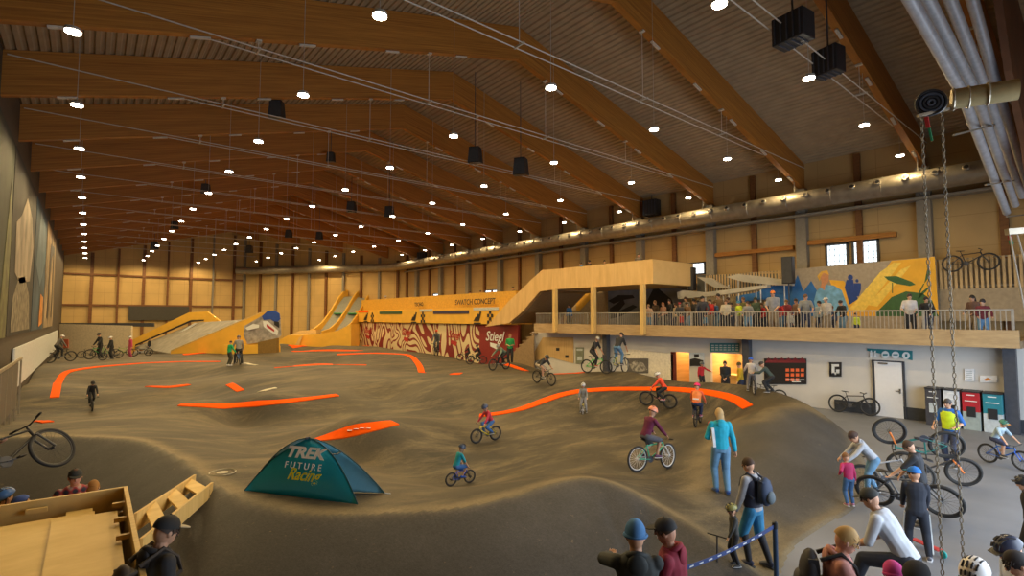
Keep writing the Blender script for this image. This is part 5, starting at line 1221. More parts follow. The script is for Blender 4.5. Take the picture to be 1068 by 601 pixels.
brd(O, e1, .30, .045, 'rim_board', zr-.30, inn=u2); brd(O+u2*.05, e2, .30, .045, 'rim_board', zr-.30, inn=u1)
brd(O+u2*.02, e1, zr-.34, .03, 'side_panel', .02, inn=u2); brd(O+u2*.04, e2, zr-.34, .03, 'side_panel', .02, inn=u1)
def deckp(a, b_, c_, d, nm, z): mb = MB(); mb.prism([u1*p+u2*q+Vector((0, 0, z)) for p, q in ((a, b_), (c_, b_), (c_, d), (a, d))], (0, 0, .02)); return mb.build(nm, M_plydeck, t)
LX = e1.length; deckp(.08, .08, LX, .26, 'deck_sheet', zr-.30); deckp(.34, .28, LX, 3.2, 'deck_sheet', zr-.20); deckp(.12, .50, .74, 3.2, 'deck_sheet', zr-.175); deckp(.36, .12, .62, .28, 'deck_sheet', zr-.20)
for k in range(3): mb = MB(); mb.box(u1*.11+u2*(.45+k*.62)+Vector((0, 0, zr-.1)), (.12, .05, .05), (0, 0, math.atan2(u1.y, u1.x))); mb.build('cleat', M_ply2, t)
mb = MB(); mb.bar(u1*.8+u2*.12+Vector((0, 0, zr-.10)), u1*1.0+u2*.12+Vector((0, 0, zr-.10)), .05, .05); mb.build('cleat', M_ply2, t)
t = thing('wooden_steps', 'three raw plywood steps between two boards, beside the near platform', 'steps', G(146, 560, 1.5))
o0 = t.location.copy(); a1, b1, a2, b2 = G(141, 534, 1.5), G(203, 496, 1.10), G(147, 560, 1.5), G(221, 504, 1.10)
for a, b_ in ((a1, b1), (a2, b2)): mb = MB(); mb.bar(a-o0+Vector((0, 0, -.13)), b_-o0+Vector((0, 0, -.10)), .035, .22); mb.build('stringer', M_ply2, t)
for u in (.2, .52, .84):
    p, q = a1.lerp(b1, u)-o0, a2.lerp(b2, u)-o0; dd = (b1-a1); dd.z = 0; dd = dd.normalized()*.42; z = Vector((0, 0, -.07))
    mb = MB(); mb.prism([p-dd*.5+z, p+dd*.5+z, q+dd*.5+z, q-dd*.5+z], (0, 0, .03)); mb.build('tread', M_ply, t)
for u in (.1, .92):
    p = a2.lerp(b2, u)-o0; zb_ = -(o0.z+p.z)+floorz(o0.x+p.x, o0.y+p.y); mb = MB(); mb.bar(p+Vector((0, 0, zb_)), p+Vector((0, 0, -.05)), .05, .05); mb.build('leg', M_ply2, t)
# ================================================================ BELT BARRIER
p1 = onD(808, 545, 7.1); p2 = onD(700, 593, 5.95)
for p, lab in ((p1, 'dark blue belt barrier post in the near right foreground'), (p2, 'dark blue belt barrier post hidden by the man in the maroon hoodie')):
    t = thing('barrier_post', lab, 'post', (p.x, p.y, 0), 0, 'belt barrier posts'); mb = MB(); mb.tube([(0, 0, .02), (0, 0, p.z)], .032, 14); mb.build('pole', mat('post_navy', (.03, .06, .12), .4), t, smooth=True)
    mb = MB(); mb.lathe([(.16, 0), (.16, .02), (.05, .04)], n=20); mb.build('base', M_black, t, smooth=True); mb = MB(); mb.lathe([(.036, p.z-.08), (.036, p.z), (.02, p.z+.015)], n=14); mb.build('belt_head', M_black, t)
t = thing('barrier_belt', 'navy barrier belt with small white marks slanting between two posts', 'belt', p1)
d = p2-p1; mb = MB(); n = 12; pts_ = [d*(i/n)+Vector((0, 0, -.05-.05*math.sin(PI*i/n))) for i in range(n+1)]
for a, b_ in zip(pts_[:-1], pts_[1:]): mb.bar(a, b_, .006, .05)
mb.build('belt', mat('belt_navy', (.03, .06, .20), .6), t)
for i in range(2, 11):
    c = pts_[i]; dd = d.normalized(); side = Vector((dd.y, -dd.x, 0)); side = side if side.dot(FWD) < 0 else -side
    mb = MB(); mb.bar(c-dd*.035+side*.006, c+dd*.035+side*.006, .004, .014); mb.build('white_mark', M_sw, t)
# manhole-like floor marks
for (px, py, r, lab) in ((232, 493.5, .22, 'pale ring painted on the track left of the teal tent'),):
    p = hit(px, py); t = MB(); t.torus((0, 0, .012), r, .012, (0, 0, 1), 24, 4); t.lathe([(r*.45, .0), (r*.45, .014)], n=14); o = t.build('floor_mark', mat('chalk', (.5, .45, .33))); o.location = p; tag(o, lab, 'floor marking')
for pts_, w, lab in (([(256, 379), (262, 380.5), (268, 381)], .35, 'white arrow mark on the track beside the green shirted child'), ([(272, 409), (280, 406.5), (288, 405)], .35, 'pale painted mark on the track above the long straight orange strip')):
    P = [hit(*q) for q in pts_]; mb = MB(); c = P[1].copy(); V = []
    for i, p in enumerate(P):
        dd = (P[min(i+1, 2)]-P[max(i-1, 0)]); s_ = Vector((-dd.y, dd.x, 0)).normalized()*w/2
        for k in (-1, 1): q = p+s_*k; V.append((q.x-c.x, q.y-c.y, floorz(q.x, q.y)+.03-c.z))
        for k in (1, -1): q = p+s_*k; V.append((q.x-c.x, q.y-c.y, floorz(q.x, q.y)-.01-c.z))
    mb.add(V, [(i*4+j, i*4+(j+1) % 4, (i+1)*4+(j+1) % 4, (i+1)*4+j) for i in range(2) for j in range(4)]); o = mb.build('floor_mark', mat('white_mark', (.62, .58, .45))); o.location = c; tag(o, lab, 'floor marking')
# ================================================================ THINGS UNDER THE ROOF
def hang_speaker(px, py, w, D, lab, a=250):
    """black loudspeaker hanging below the roof, w: width in photograph pixels"""
    p = onD(px, py, D); s = w*D/F; t = thing('loudspeaker', lab, 'loudspeaker', p, rz_of(toward(px, a)), 'black loudspeakers under the roof')
    mb = MB(); hh = s*1.1; mb.add([(-s*.5, -s*.3, -hh/2), (s*.5, -s*.3, -hh/2), (s*.42, s*.35, -hh*.55), (-s*.42, s*.35, -hh*.55), (-s*.38, -s*.3, hh/2), (s*.38, -s*.3, hh/2), (s*.36, s*.3, hh/2), (-s*.36, s*.3, hh/2)], [(0, 3, 2, 1), (4, 5, 6, 7), (0, 1, 5, 4), (1, 2, 6, 5), (2, 3, 7, 6), (3, 0, 4, 7)]); mb.build('speaker_cabinet', M_black, t)
    mb = MB(); mb.add([(-s*.42, s*.37, -hh*.5), (s*.42, s*.37, -hh*.5), (s*.34, s*.33, hh*.42), (-s*.34, s*.33, hh*.42)], [(0, 1, 2, 3)]); o = mb.build('grille', mat('grille', (.05, .05, .05), .8), t); o.modifiers.new('s', 'SOLIDIFY').thickness = .01
    mb = MB(); zt_ = zb(min(max(p.x, XL), XR))+DEP-.01-p.z; mb.tube([(0, 0, hh/2), (0, 0, max(zt_, hh/2+.1))], .02, 6); mb.box((0, 0, hh/2+.02), (s*.5, .05, .04)); mb.build('bracket', M_dark, t)
for px, py, w, Dd, lab in ((288.5, 114, 16, 20, 'largest black loudspeaker, nearest under the left roof half'), (495.5, 162, 15, 24, 'black loudspeaker under the roof near the middle of the hall'), (543, 174, 16, 24, 'tilted black loudspeaker just right of the middle one'),
    (214.5, 197, 9, 33, 'black loudspeaker second from the near one in the left row'), (345, 164, 9, 30, 'dim grey loudspeaker high at the ridge'), (366.5, 216, 10, 37, 'black loudspeaker left of the pair below the ridge'), (406, 221, 10, 37, 'black loudspeaker right of the pair below the ridge'),
    (182, 235, 7, 43, 'third black loudspeaker in the left row'), (301, 244, 7, 48, 'left one of the two small far loudspeakers'), (333, 246, 7, 48, 'right one of the two small far loudspeakers'), (161, 256, 7, 50, 'fourth small loudspeaker in the left row'), (260, 260, 7, 54, 'farthest small loudspeaker before the far wall')):
    hang_speaker(px, py, w, Dd, lab)
def louver(px, py, w, h, D, lab):
    p = onD(px, py, D); t = thing('ventilation_unit', lab, 'ventilation unit', p, rz_of(toward(px, 60)), 'dark ventilation units'); a, b_ = w*D/F, h*D/F
    mb = MB(); mb.box((0, 0, 0), (a, a*.7, b_)); mb.build('housing', M_black, t, bevel=.02)
    mb = MB()
    for i in range(5): mb.box((-a*.4+i*a*.2, -a*.37, 0), (.03, .03, b_*.9)); 
    for i in range(4): mb.box((-a*.3+i*a*.2, 0, -b_*.52), (.03, a*.6, .03))
    mb.build('grille_bars', M_dark, t); mb = MB(); mb.tube([(0, 0, b_/2), (0, 0, zb(p.x)+DEP-.06-p.z)], .03, 6); mb.build('hanger', M_dark, t)
louver(827, 31, 34, 30, 13, 'dark square ventilation unit high under the roof, farther up'); louver(864, 65, 26, 28, 15, 'dark ventilation unit just below the first one, beside the rafter')
louver(680, 217, 16, 16, 33, 'dark ventilation box above the long duct, nearest of the small ones'); louver(441, 268, 10, 9, 56, 'small dark ventilation box above the duct near the far corner')
# four sloping pipes at the upper right
q0 = 0
for k, (xa, xb2) in enumerate(((955, 1003), (973, 1017), (995, 1029), (1017, 1041))):
    yk = 2.55-k*.13; a = onY(xa, 10, yk); b_ = onY(xb2, 96, yk); dd = (b_-a)
    t = MB(); t.tube([(0, 0, 0)-Vector((0, 0, 0)) if False else tuple(-dd*.3), tuple(dd*1.0), tuple(onY((1050, 1059, 1066, 1072)[k], (222, 214, 205, 196)[k], yk)-a)], [.12, .12, .10], 16); o = t.build('ceiling_pipe', mat('pipe_grey', (.46, .47, .50), .4, metal=.3), smooth=True); o.location = a
    tag(o, '%s of the four parallel grey pipes sloping at the upper right' % ('leftmost', 'second from the left', 'third from the left', 'rightmost')[k], 'pipe', 'sloping grey pipes')
D0 = 5.6
P = lambda px, py, D=D0: onD(px, py, D)
t = thing('hoist_duct', 'short brass coloured horizontal duct crossing the pipes at the upper right', 'duct', P(985, 107)); o0 = t.location.copy()
mb = MB(); mb.tube([P(992, 104)-o0, P(1062, 93, 5.3)-o0], .11, 18); mb.build('duct_tube', mat('brass_duct', (.42, .33, .16), .4, metal=.4), t, smooth=True)
for px, py, Dx in ((994, 104, D0), (1010, 101.5, D0-.07), (1030, 98, D0-.17)): mb = MB(); mb.torus(P(px, py, Dx)-o0, .115, .012, tuple(P(1062, 93, 5.3)-P(992, 104)), 18, 5); mb.build('ring', M_steel, t)
t = thing('chain_hoist', 'dark spiral chain wheel on a bracket, two chains hang from it', 'hoist', P(971, 107)); o0 = t.location.copy()
for r, m_ in ((.135, M_black), (.10, M_dark), (.065, M_black), (.03, M_dark)): mb = MB(); mb.torus((0, 0, 0), r, .017, tuple(-FWD+RGT*-.5), 24, 6); mb.build('wheel_ring', m_, t, smooth=True)
mb = MB(); mb.lathe([(.15, -.02), (.15, .02)], n=20); mb2 = MB(); ax = (-FWD-RGT*.5).normalized(); mb2.tube([-ax*.03, -ax*.05], .14, 20); mb2.build('wheel_back', mat('dim_iron', (.08, .075, .07), .6), t)
mb = MB(); mb.bar(P(957, 121)-o0, P(1010, 109)-o0, .03, .03); mb.bar(P(960, 121)-o0, P(990, 113)-o0, .04, .015); mb.bar(P(990, 113)-o0, P(1010, 104)-o0, .10, .07); mb.build('bracket', M_steel, t)
mb = MB(); mb.bar(P(966, 122)-o0, P(968, 133)-o0, .035, .02); mb.build('red_tag', M_red, t); mb = MB(); mb.bar(P(969, 134)-o0, P(972, 147)-o0, .02, .02); mb.build('green_tag', mat('green_tag', (.02, .25, .10)), t)
def chain(top, zend, lab, r=.019, th=.0055, col_=None):
    t = MB(); L = top.z-zend; n = int(L/(r*2*1.55)); 
    for i in range(n):
        z = -(i+.5)*r*3.1; ax = (math.cos(.6), math.sin(.6), 0) if i % 2 else (-math.sin(.6), math.cos(.6), 0); axv = Vector(ax); w = axv.cross(Vector((0, 0, 1)))
        pts_ = [Vector((0, 0, z))+w*(math.cos(a)*r*.8)+Vector((0, 0, math.sin(a)*r*1.55)) for a in [2*PI*j/8 for j in range(8)]]
        t.tube(pts_, th, 4, closed=True)
    o = t.build('hanging_chain', col_ or mat('chain_brass', (.17, .14, .09), .5, metal=.3)); o.location = top; tag(o, lab, 'chain', 'hanging chains')
chain(P(961, 122), .9, 'long hanging chain in the near right foreground, left one'); chain(P(982, 116), .9, 'long hanging chain in the near right foreground, right one')
t = thing('hoist_bracket', 'second small grey hoist bracket at the right edge with thin chains', 'hoist', P(1058, 241, 5.2)); o0 = t.location.copy()
mb = MB(); mb.bar(P(1050, 242, 5.2)-o0, P(1075, 240, 5.2)-o0, .05, .06); mb.build('bar', M_steel, t); mb = MB(); mb.bar(P(1053, 246, 5.2)-o0, P(1053.5, 250, 5.2)-o0, .03, .02); mb.build('red_tag', M_red, t); mb = MB(); mb.bar(P(1054, 251, 5.2)-o0, P(1055, 255, 5.2)-o0, .03, .02); mb.build('green_tag', mat('green_tag', (.02, .25, .10)), t)
for a, b_, lab in ((P(1053, 245, 5.2), P(1068, 322, 4.9), 'left'), (P(1061, 245, 5.2), P(1076, 300, 4.9), 'right')):
    mb = MB(); mb.tube([(0, 0, 0), tuple(b_-a), tuple((b_-a)*1.4)], .008, 6); o = mb.build('hoist_rope', M_wire); o.location = a; tag(o, 'thin pale rope hanging from the small bracket at the right edge, %s one' % lab, 'rope')
for (a, b_, lab) in (((995, 141), (1047, 128), 'upper thin grey crossbar over the sloping pipes'), ((1028, 193), (1068, 187), 'middle thin grey crossbar over the sloping pipes'), ((1050, 226), (1070, 224), 'lower thin grey crossbar over the sloping pipes')):
    mb = MB(); p = onY(*a, 2.42); mb.bar((0, 0, 0), onY(*b_, 2.3)-p, .05, .04); o = mb.build('crossbar', M_steel); o.location = p; tag(o, lab, 'bar')
# black bicycle frame hung on the slatted fence at the right
bicycle('dark bicycle hung on the slatted fence at the upper right', onX(1012, 283, XR-1.25), rz_of(Vector((0, -1, 0))), 1.0, BLK)
# ================================================================ RIDERS ON THE TRACK
W_ = lambda **k: k
ride('rider in a dark grey jersey and white helmet at the far left edge', 'black mountain bike under the rider at the far left edge', 63, 378, 27, 20, W_(top=(.12, .11, .10), legs=BLK, head='helmet', headc=WHT), BLK, 'stand', sfac=.62, fat=1.3)
ride('rider in black standing over a green bike on the left berm', 'green framed bike of the waiting group on the left berm', 104, 374, 28, 200, W_(top=BLK, legs=BLK, head='helmet', headc=BLK), (.03, .35, .08), 'astride')
ride('child in black with a white helmet in the middle of the left berm group', 'dark bike held by the child with the white helmet on the left berm', 116, 374.5, 25, 190, W_(top=BLK, legs=BLK, head='helmet', headc=WHT), BLK, 'astride', sfac=.5)
stand('small child in pink with a white helmet, standing in the left berm group', 136, 373, 22.5, 200, W_(top=(.5, .06, .12), legs=(.4, .07, .12), head='helmet', headc=WHT))
stand('dark dressed child standing at the right end of the left berm group', 155, 369, 16, 330, W_(top=BLK, legs=NVY, head='helmet', headc=(.1, .05, .03)), dict(fL=(-.12, .06, 0), fR=(.12, -.05, 0)))
for px, py, a, c, lab in ((93, 373.5, 190, BLK, 'black bike at the left end of the waiting group'), (128, 371, 170, (.2, .35, .03), 'yellow-green bike beside the child in pink'), (147, 371.5, 10, (.3, .3, .3), 'pale thin bike beside the dark dressed child')):
    p = hit(px, py); bicycle(lab, p, rz_of(toward(px, a)), .85, c, (0, .15, rz_of(toward(px, a))))
ride('rider all in black coming towards the viewer in the left bowl', 'black bike of the rider in the left bowl', 95, 427, 28, 275, W_(top=BLK, legs=BLK, head='helmet', headc=BLK), BLK, 'stand', fat=1.4, sfac=.6)
stand('child in a bright green shirt standing on the track below the grey ramp', 239, 381.5, 26, 30, W_(top=(.01, .36, .12), legs=(.06, .06, .04), sleeve='long', head='hair', hair=BLK, shoe=WHT), dict(hR=(.2, .15, .5)))
ride('child in a grey jacket beside the green shirted child', 'blue bike beside the green shirted child', 248.5, 379.5, 31, 100, W_(top=(.25, .24, .22), legs=BLK, head='helmet', headc=(.12, .1, .1)), (.03, .15, .5), 'astride')
ride('rider in dark grey with an orange helmet on the crest before the printed wall', 'dark bike on the crest before the printed wall', 455, 371, 27, 260, W_(top=(.10, .11, .11), legs=(.08, .09, .09), head='helmet', headc=ORG), BLK, 'stand')
ride('left one of two dark riders waiting under the red lettered wall', 'dark bike of the left waiting rider under the red lettered wall', 485, 376, 15, 180, W_(top=BLK, legs=BLK, head='helmet', headc=(.3, .03, .03)), BLK, 'sit', sfac=.7)
ride('right one of two dark riders waiting under the red lettered wall', 'dark bike of the right waiting rider under the red lettered wall', 497, 376, 18, 190, W_(top=BLK, legs=BLK, head='helmet', headc=BLK), BLK, 'sit', sfac=.7)
ride('rider in a grey and green jersey crouching left of the stairs', 'dark bike of the rider in the grey and green jersey', 521, 386, 25, 225, W_(top=(.16, .22, .16), legs=BLK, head='helmet', headc=(.3, .3, .3)), BLK, 'crouch', sfac=.6, fat=1.3)
by_head('man in a green shirt standing before the bench steps', 532, 348, 34.5, 270, W_(top=(.02, .30, .08), legs=BLK, sleeve='short', head='hair', hair=(.3, .12, .04)), dict(hL=(-.05, .12, .62), hR=(.05, .12, .62)), near=False)
ride('rider in a black shirt and beige shorts crouching low on the berm', 'black bike under the crouching rider with beige shorts', 567, 401, 31, 315, W_(top=(.035, .035, .03), sleeve='short', legs=(.40, .34, .26), leg='short', head='helmet', headc=(.05, .05, .05), shoe=(.2, .2, .2)), BLK, 'crouch', sfac=.53, fat=1.2)
ride('man in black with a grey helmet on a green bike on the right berm', 'bright green bike on the right berm', 622, 389.5, 38, 330, W_(top=BLK, legs=BLK, sleeve='short', head='helmet', headc=(.35, .33, .28), shoe=(.4, .1, .05)), (.03, .6, .08), 'stand', sfac=.58)
ride('man in a black t-shirt and blue jeans on a pale bike', 'pale yellow bike with white wheels on the right berm', 645, 387, 40, 60, W_(top=BLK, sleeve='short', legs=JEAN, head='helmet', headc=BLK), (.5, .5, .05), 'stand', rim=(.6, .6, .55), sfac=.62)
stand('small child in grey with a white helmet standing over a yellow balance bike', 608.5, 430, 29, 265, W_(top=(.22, .22, .2), legs=(.35, .34, .32), head='helmet', headc=WHT), dict(hL=(-.15, .2, .5), hR=(.15, .2, .5), fL=(-.1, 0, 0), fR=(.1, .0, 0)))
p = hit(608.5, 431); bicycle('tiny yellow balance bike under the child in grey', p+toward(608, 265)*.12, rz_of(toward(608, 265)), .52, (.7, .55, .05), rim=(.6, .6, .6))
ride('child in an orange-red jacket with a white helmet riding left in the right bowl', 'dark fat-tyred bike under the child in orange-red', 686, 425, 35, 170, W_(top=(.85, .07, .02), legs=BLK, head='helmet', headc=WHT, shoe=(.6, .2, .25)), BLK, 'sit', sfac=.62, fat=1.5, lean=35)
ride('child with a pink helmet and orange vest riding away in the right bowl', 'dark narrow bike under the child with the pink helmet', 728, 444, 43, 80, W_(top=(.75, .12, .04), legs=NVY, head='helmet', headc=(.85, .02, .18), vest=(.75, .2, .04), patch=(WHT, (.13, .03), .08, -1), shoe=(.5, .15, .25)), BLK, 'sit', sfac=.56)
ride('small child in a pinkish red jacket riding a yellow bike', 'yellow bike in the centre of the track', 507, 461, 38, 215, W_(top=(.55, .04, .07), legs=(.05, .15, .4), head='helmet', headc=(.06, .08, .15)), (.75, .62, .03), 'sit', lean=30, fat=1.5, rim=(.05, .05, .05))
ride('toddler in a turquoise top on a blue bike right of the tent', 'blue kids bike right of the tent', 480, 506, 43, 30, W_(top=(.01, .30, .38), sleeve='short', legs=(.05, .15, .4), leg='short', head='helmet', headc=(.04, .06, .10), shoe=(.02, .1, .5)), (.02, .10, .6), 'sit', lean=20, sfac=.46)
ride('child in a maroon jumper with an orange helmet riding the turquoise-green bike', 'turquoise-green bike with white wheels in the right foreground of the track', 681, 492, 62, 42, W_(top=(.13, .012, .05), legs=(.10, .10, .12), leg='short', head='helmet', headc=(.85, .30, .16), shoe=(.12, .04, .10), patch=None), (.03, .45, .28), 'sit', rim=(.7, .7, .7), lean=22, sfac=.60, fork=(.7, .7, .7), steer=.2)
# riders and people on and beside the right berm
by_head('child in red with a dark helmet standing left of the kiosk', 732, 378, 24.9, 300, W_(top=RED, legs=BLK, head='helmet', headc=(.1, .12, .13), vest=None), dict(hL=(-.32, .1, .66)), gz=.35, near=False)
by_head('man in a black jacket standing before the lit kiosk', 756, 376, 24.2, 265, W_(top=(.015, .017, .02), legs=BLK, head='hair', hair=(.02, .015, .01)), dict(hL=(-.03, .12, .56), hR=(.03, .12, .54)), gz=0, near=False)
by_head('person in a yellow jacket standing at the kiosk opening', 770.5, 377.5, 23.9, 200, W_(top=(.55, .36, .02), legs=NVY, head='beanie', headc=(.10, .08, .02)), dict(hL=(-.1, .12, .5)), gz=0, near=False)
ride('child in a white jacket and blue helmet on top of the berm', 'dark bike with pale wheels of the child with the blue helmet', 784, 407, 35, 100, W_(top=(.6, .55, .5), legs=GRY, head='helmet', headc=(.02, .12, .65)), BLK, 'astride', rim=(.4, .38, .33), sfac=.62)
stand('man in a dark green jacket crouching beside the child with the blue helmet', 800, 409, 38, 175, W_(top=(.04, .06, .05), legs=BLK, head='cap', headc=(.04, .04, .04)), dict(pel=(0, -.12, .42), lean=38, hL=(-.1, .3, .5), hR=(.1, .3, .5), fL=(-.08, .0, 0), fR=(.12, -.1, 0)))
# bikes leaning on the white wall
for px, py, a, lab, c in ((829, 414, 175, 'grey bicycle leaning on the white wall, half hidden by the berm', (.15, .15, .14)), (887, 433, 0, 'black bicycle leaning on the white wall left of the white door', BLK)):
    p = G(px, py, 0); p.x = XW-.45; bicycle(lab, p, rz_of(Vector((0, 1, 0))) if a == 175 else rz_of(Vector((0, -1, 0))), 1.02 if a == 0 else .95, c, (0, .12 if a == 175 else -.12, rz_of(Vector((0, 1 if a == 175 else -1, 0)))))
# ================================================================ FOREGROUND RIGHT
f = stand('blond woman in a turquoise jacket and blue jeans, her back turned', 753, 514, 86, 105, W_(top=(.01, .36, .50), legs=(.13, .27, .42), hair=(.50, .33, .14), longhair=True, shoe=(.03, .08, .25), hood=True), dict(fL=(-.06, .04, 0), fR=(.05, -.03, 0), hL=(-.10, .16, .60), hR=(.17, .0, .46)), near=True)
J = f[1]; S_ = J['S']; c = MB(); c.bar(J['pel']-J['R']*.085*S_-J['F']*.035*S_+J['t']*.01*S_, J['pel']-J['R']*.10*S_-J['F']*.035*S_+J['t']*.23*S_, .03*S_, .07*S_, up=tuple(J['F'])); c.build('white_side_panel', cmat((.7, .72, .74)), f[0])
c = MB(); c.cap(J['sh'][-1]+Vector((-.01, .02, 0)), J['sh'][-1]+(Vector(f[1]['hand'][-1])-J['sh'][-1])*.3, .036*S_, .034*S_, 10); c.build('red_shoulder', cmat((.6, .05, .05)), f[0], smooth=True)
f = by_head('man with a navy vest and grey sleeves wearing a backpack beside the belt barrier', 780, 476, 8.15, 150, W_(top=(.36, .36, .38), vest=(.02, .025, .05), legs=(.03, .20, .38), leg='short', leggings=(.02, .02, .025), hair=(.06, .03, .015), shoe=(.03, .04, .08)), dict(hL=(-.12, .12, .45), hR=(.14, .06, .42), fL=(-.06, .05, 0), fR=(.07, -.08, 0)))
backpack('navy and grey hiking backpack worn by the man beside the belt barrier', f, (.03, .05, .10), (.10, .13, .15))
J = f[1]; S_ = J['S']
for s in (-1, 1): pass
stand('small child with a yellow and black helmet beside the backpack man', 767, 590, 59, 200, W_(top=(.05, .05, .045), legs=BLK, head='helmet', headc=(.35, .32, .10)), dict(hL=(-.12, .15, .5)), near=True)
by_head('man in a blue beanie and dark hoodie seen from behind', 665, 542, 5.05, 95, W_(top=(.03, .036, .036), hood=True, legs=NVY, head='beanie', headc=(.07, .20, .42), hair=(.25, .10, .04)), dict(hL=(-.13, .30, .70), hR=(.08, .28, .62), pole=(-.8, -.2, -.1), side=-2))
by_head('man in a maroon hoodie and black cap looking left', 695, 538, 5.25, 165, W_(top=(.24, .015, .035), hood=True, legs=NVY, head='cap', headc=(.025, .025, .025), hair=(.07, .04, .02), skin=(.5, .26, .16)), dict(nod=5, hL=(-.1, .12, .5), hR=(.1, .12, .5)))
f = by_head('man in a black jacket and black cap between the wooden platform and the track', 171, 536, 5.0, 25, W_(top=(.025, .025, .028), hood=True, legs=BLK, head='cap', headc=(.018, .018, .018), brim=(.45, .38, .25), hair=(.05, .03, .02)), dict(nod=12))
backpack('camouflage patterned backpack on the man in the black cap', f, (.07, .05, .035), (.14, .08, .03), size=.85)
by_head('bearded man in a red plaid shirt and dark cap behind the wooden platform', 79, 488, 7.15, 275, W_(top=(.34, .10, .09), topmat=plaid(), legs=NVY, head='cap', headc=(.03, .03, .025), hair=(.10, .04, .02), skin=(.58, .28, .18)), dict(nod=-2, hL=(-.12, .16, .6), hR=(.12, .16, .6)))
by_head('ginger haired person beside the man in the plaid shirt', 97, 502.5, 7.3, 80, W_(top=(.25, .12, .04), legs=NVY, head='hair', hair=(.32, .14, .025), longhair=True), dict(nod=15))
by_head('person in a blue and white jersey leaning at the left edge behind the platform', 6, 508, 7.15, 200, W_(top=(.03, .12, .30), legs=BLK, head='helmet', headc=(.05, .15, .4), patch=((.6, .6, .6), (.12, .05), .2, -1)), dict(lean=30, pel=(0, -.05, .5)), hfac=.93)
by_head('person with a red, white and blue sleeve behind the platform rim', 29, 516, 7.05, 180, W_(top=(.5, .5, .55), legs=BLK, head='cap', headc=(.05, .10, .35), brim=(.5, .03, .03), hair=BLK), dict(nod=30), hfac=1.0)
# person at the left edge lifting a bike
f = by_head('person in black at the left edge holding up a mountain bike', -22, 440, 8.0, 330, W_(top=BLK, sleeve='short', legs=BLK, head='cap', headc=BLK), dict(hL=(.0, .30, .75), hR=(.12, .26, .62), lean=10), gz=.9)
p = onD(24, 468, 8.0); bicycle('black mountain bike held up at the left edge of the picture', (p.x, p.y, p.z-.45), 0, 1.0, BLK, (math.radians(4), math.radians(-30), rz_of(toward(24, 30))), steer=.1, rim=(.05, .05, .05))
# right foreground group
f = by_head('short haired blond woman in a pink hoodie wearing a black backpack', 879, 546, 5.15, 12, W_(top=(.50, .23, .19), hood=True, legs=NVY, hair=(.45, .27, .09), skin=(.62, .34, .24)), dict(nod=12, hL=(-.05, .22, .55), hR=(.1, .22, .52)))
J = f[1]; S_ = J['S']; gl = MB()
for s in (-1, 1): gl.torus(J['hc']+J['hM'] @ Vector((s*.018, .054, .006))*S_, .013*S_, .0018, tuple(J['hM'] @ Vector((0, 1, 0))), 14, 4)
gl.tube([J['hc']+J['hM'] @ Vector((-.045, 0, .008))*S_, J['hc']+J['hM'] @ Vector((-.031, .05, .008))*S_], .0015, 4); gl.tube([J['hc']+J['hM'] @ Vector((.045, 0, .008))*S_, J['hc']+J['hM'] @ Vector((.031, .05, .008))*S_], .0015, 4); gl.build('glasses', M_dark, f[0])
backpack('black backpack on the woman in the pink hoodie', f, (.03, .03, .035), (.05, .05, .055))
o = J['hand'][1]; q = thing('phone', 'blue phone case in the hands of the woman in the pink hoodie', 'phone'); worn(f[0], q); mb = MB(); mb.box(o+Vector((-.02, .06, .06)), (.075, .012, .15), (.3, 0, 0)); mb.build('case', mat('phone_blue', (.02, .10, .55), .4), q, bevel=.004); mb = MB(); mb.box(o+Vector((-.02, .068, .062)), (.03, .006, .03), (.3, 0, 0)); mb.build('camera_bump', M_bk, q)
by_head('man in a light grey t-shirt and dark cap leaning forward on one knee', 908, 507, 6.7, 165, W_(top=(.50, .53, .58), sleeve='short', legs=(.03, .035, .05), head='cap', headc=(.04, .045, .045), hair=(.04, .03, .02), skin=(.50, .27, .17)), dict(lean=32, pel=(0, -.12, .50), fL=(-.08, .22, .16), fR=(.08, -.16, 0), hL=(-.06, .19, .50), hR=(.06, .17, .49), pole=(0, -1, 0)), hfac=.935)
f = by_head('child in a dark tracksuit with white side stripes and a blue cap worn backwards', 954, 488, 8.5, 95, W_(top=(.02, .025, .04), legs=(.018, .022, .035), stripe=True, head='cap', headc=(.02, .18, .62), brim=(.02, .25, .3), hair=BLK, shoe=(.12, .12, .14)), dict(turn=50, fL=(-.09, .05, 0), fR=(.09, -.02, 0), hL=(-.12, .18, .5), hR=(.1, .18, .52)))
def scooter(lab, loc, rz, s, c1):
    t = thing('kick_scooter', lab, 'scooter', loc, rz); m_ = cmat(c1, .4, 'frame')
    mb = MB(); mb.box((0, -.02*s, .09*s), (.11*s, .42*s, .02*s)); mb.build('deck', m_, t, bevel=.004)
    mb = MB(); mb.tube([(0, .19*s, .10*s), (0, .27*s, .16*s), (0, .24*s, .72*s)], .016*s, 8); mb.build('stem', M_dark, t, smooth=True)
    mb = MB(); mb.tube([(-.2*s, .235*s, .72*s), (.2*s, .235*s, .72*s)], .014*s, 8); mb.build('handlebar', M_black, t)
    for y in (-.27, .30): mb = MB(); mb.torus((0, y*s, .055*s), .04*s, .015*s, (1, 0, 0), 20, 8); mb.lathe([(.03*s, -.012*s), (.03*s, .012*s)], c=(0, y*s, .055*s), axis='X', n=12); mb.build('wheel', cmat((.02, .35, .32), .5, 'rim'), t, smooth=True)
p = G(965, 574, 0); scooter('turquoise and red kick scooter beside the child in the tracksuit', p, rz_of(toward(965, 140)), 1.1, (.45, .04, .04))
p = G(764, 592, 0); scooter('small dark kick scooter in front of the child with the yellow and black helmet', p+toward(765, 180)*.14+toward(765, 270)*.1, rz_of(toward(765, 250)), .75, (.05, .05, .05))
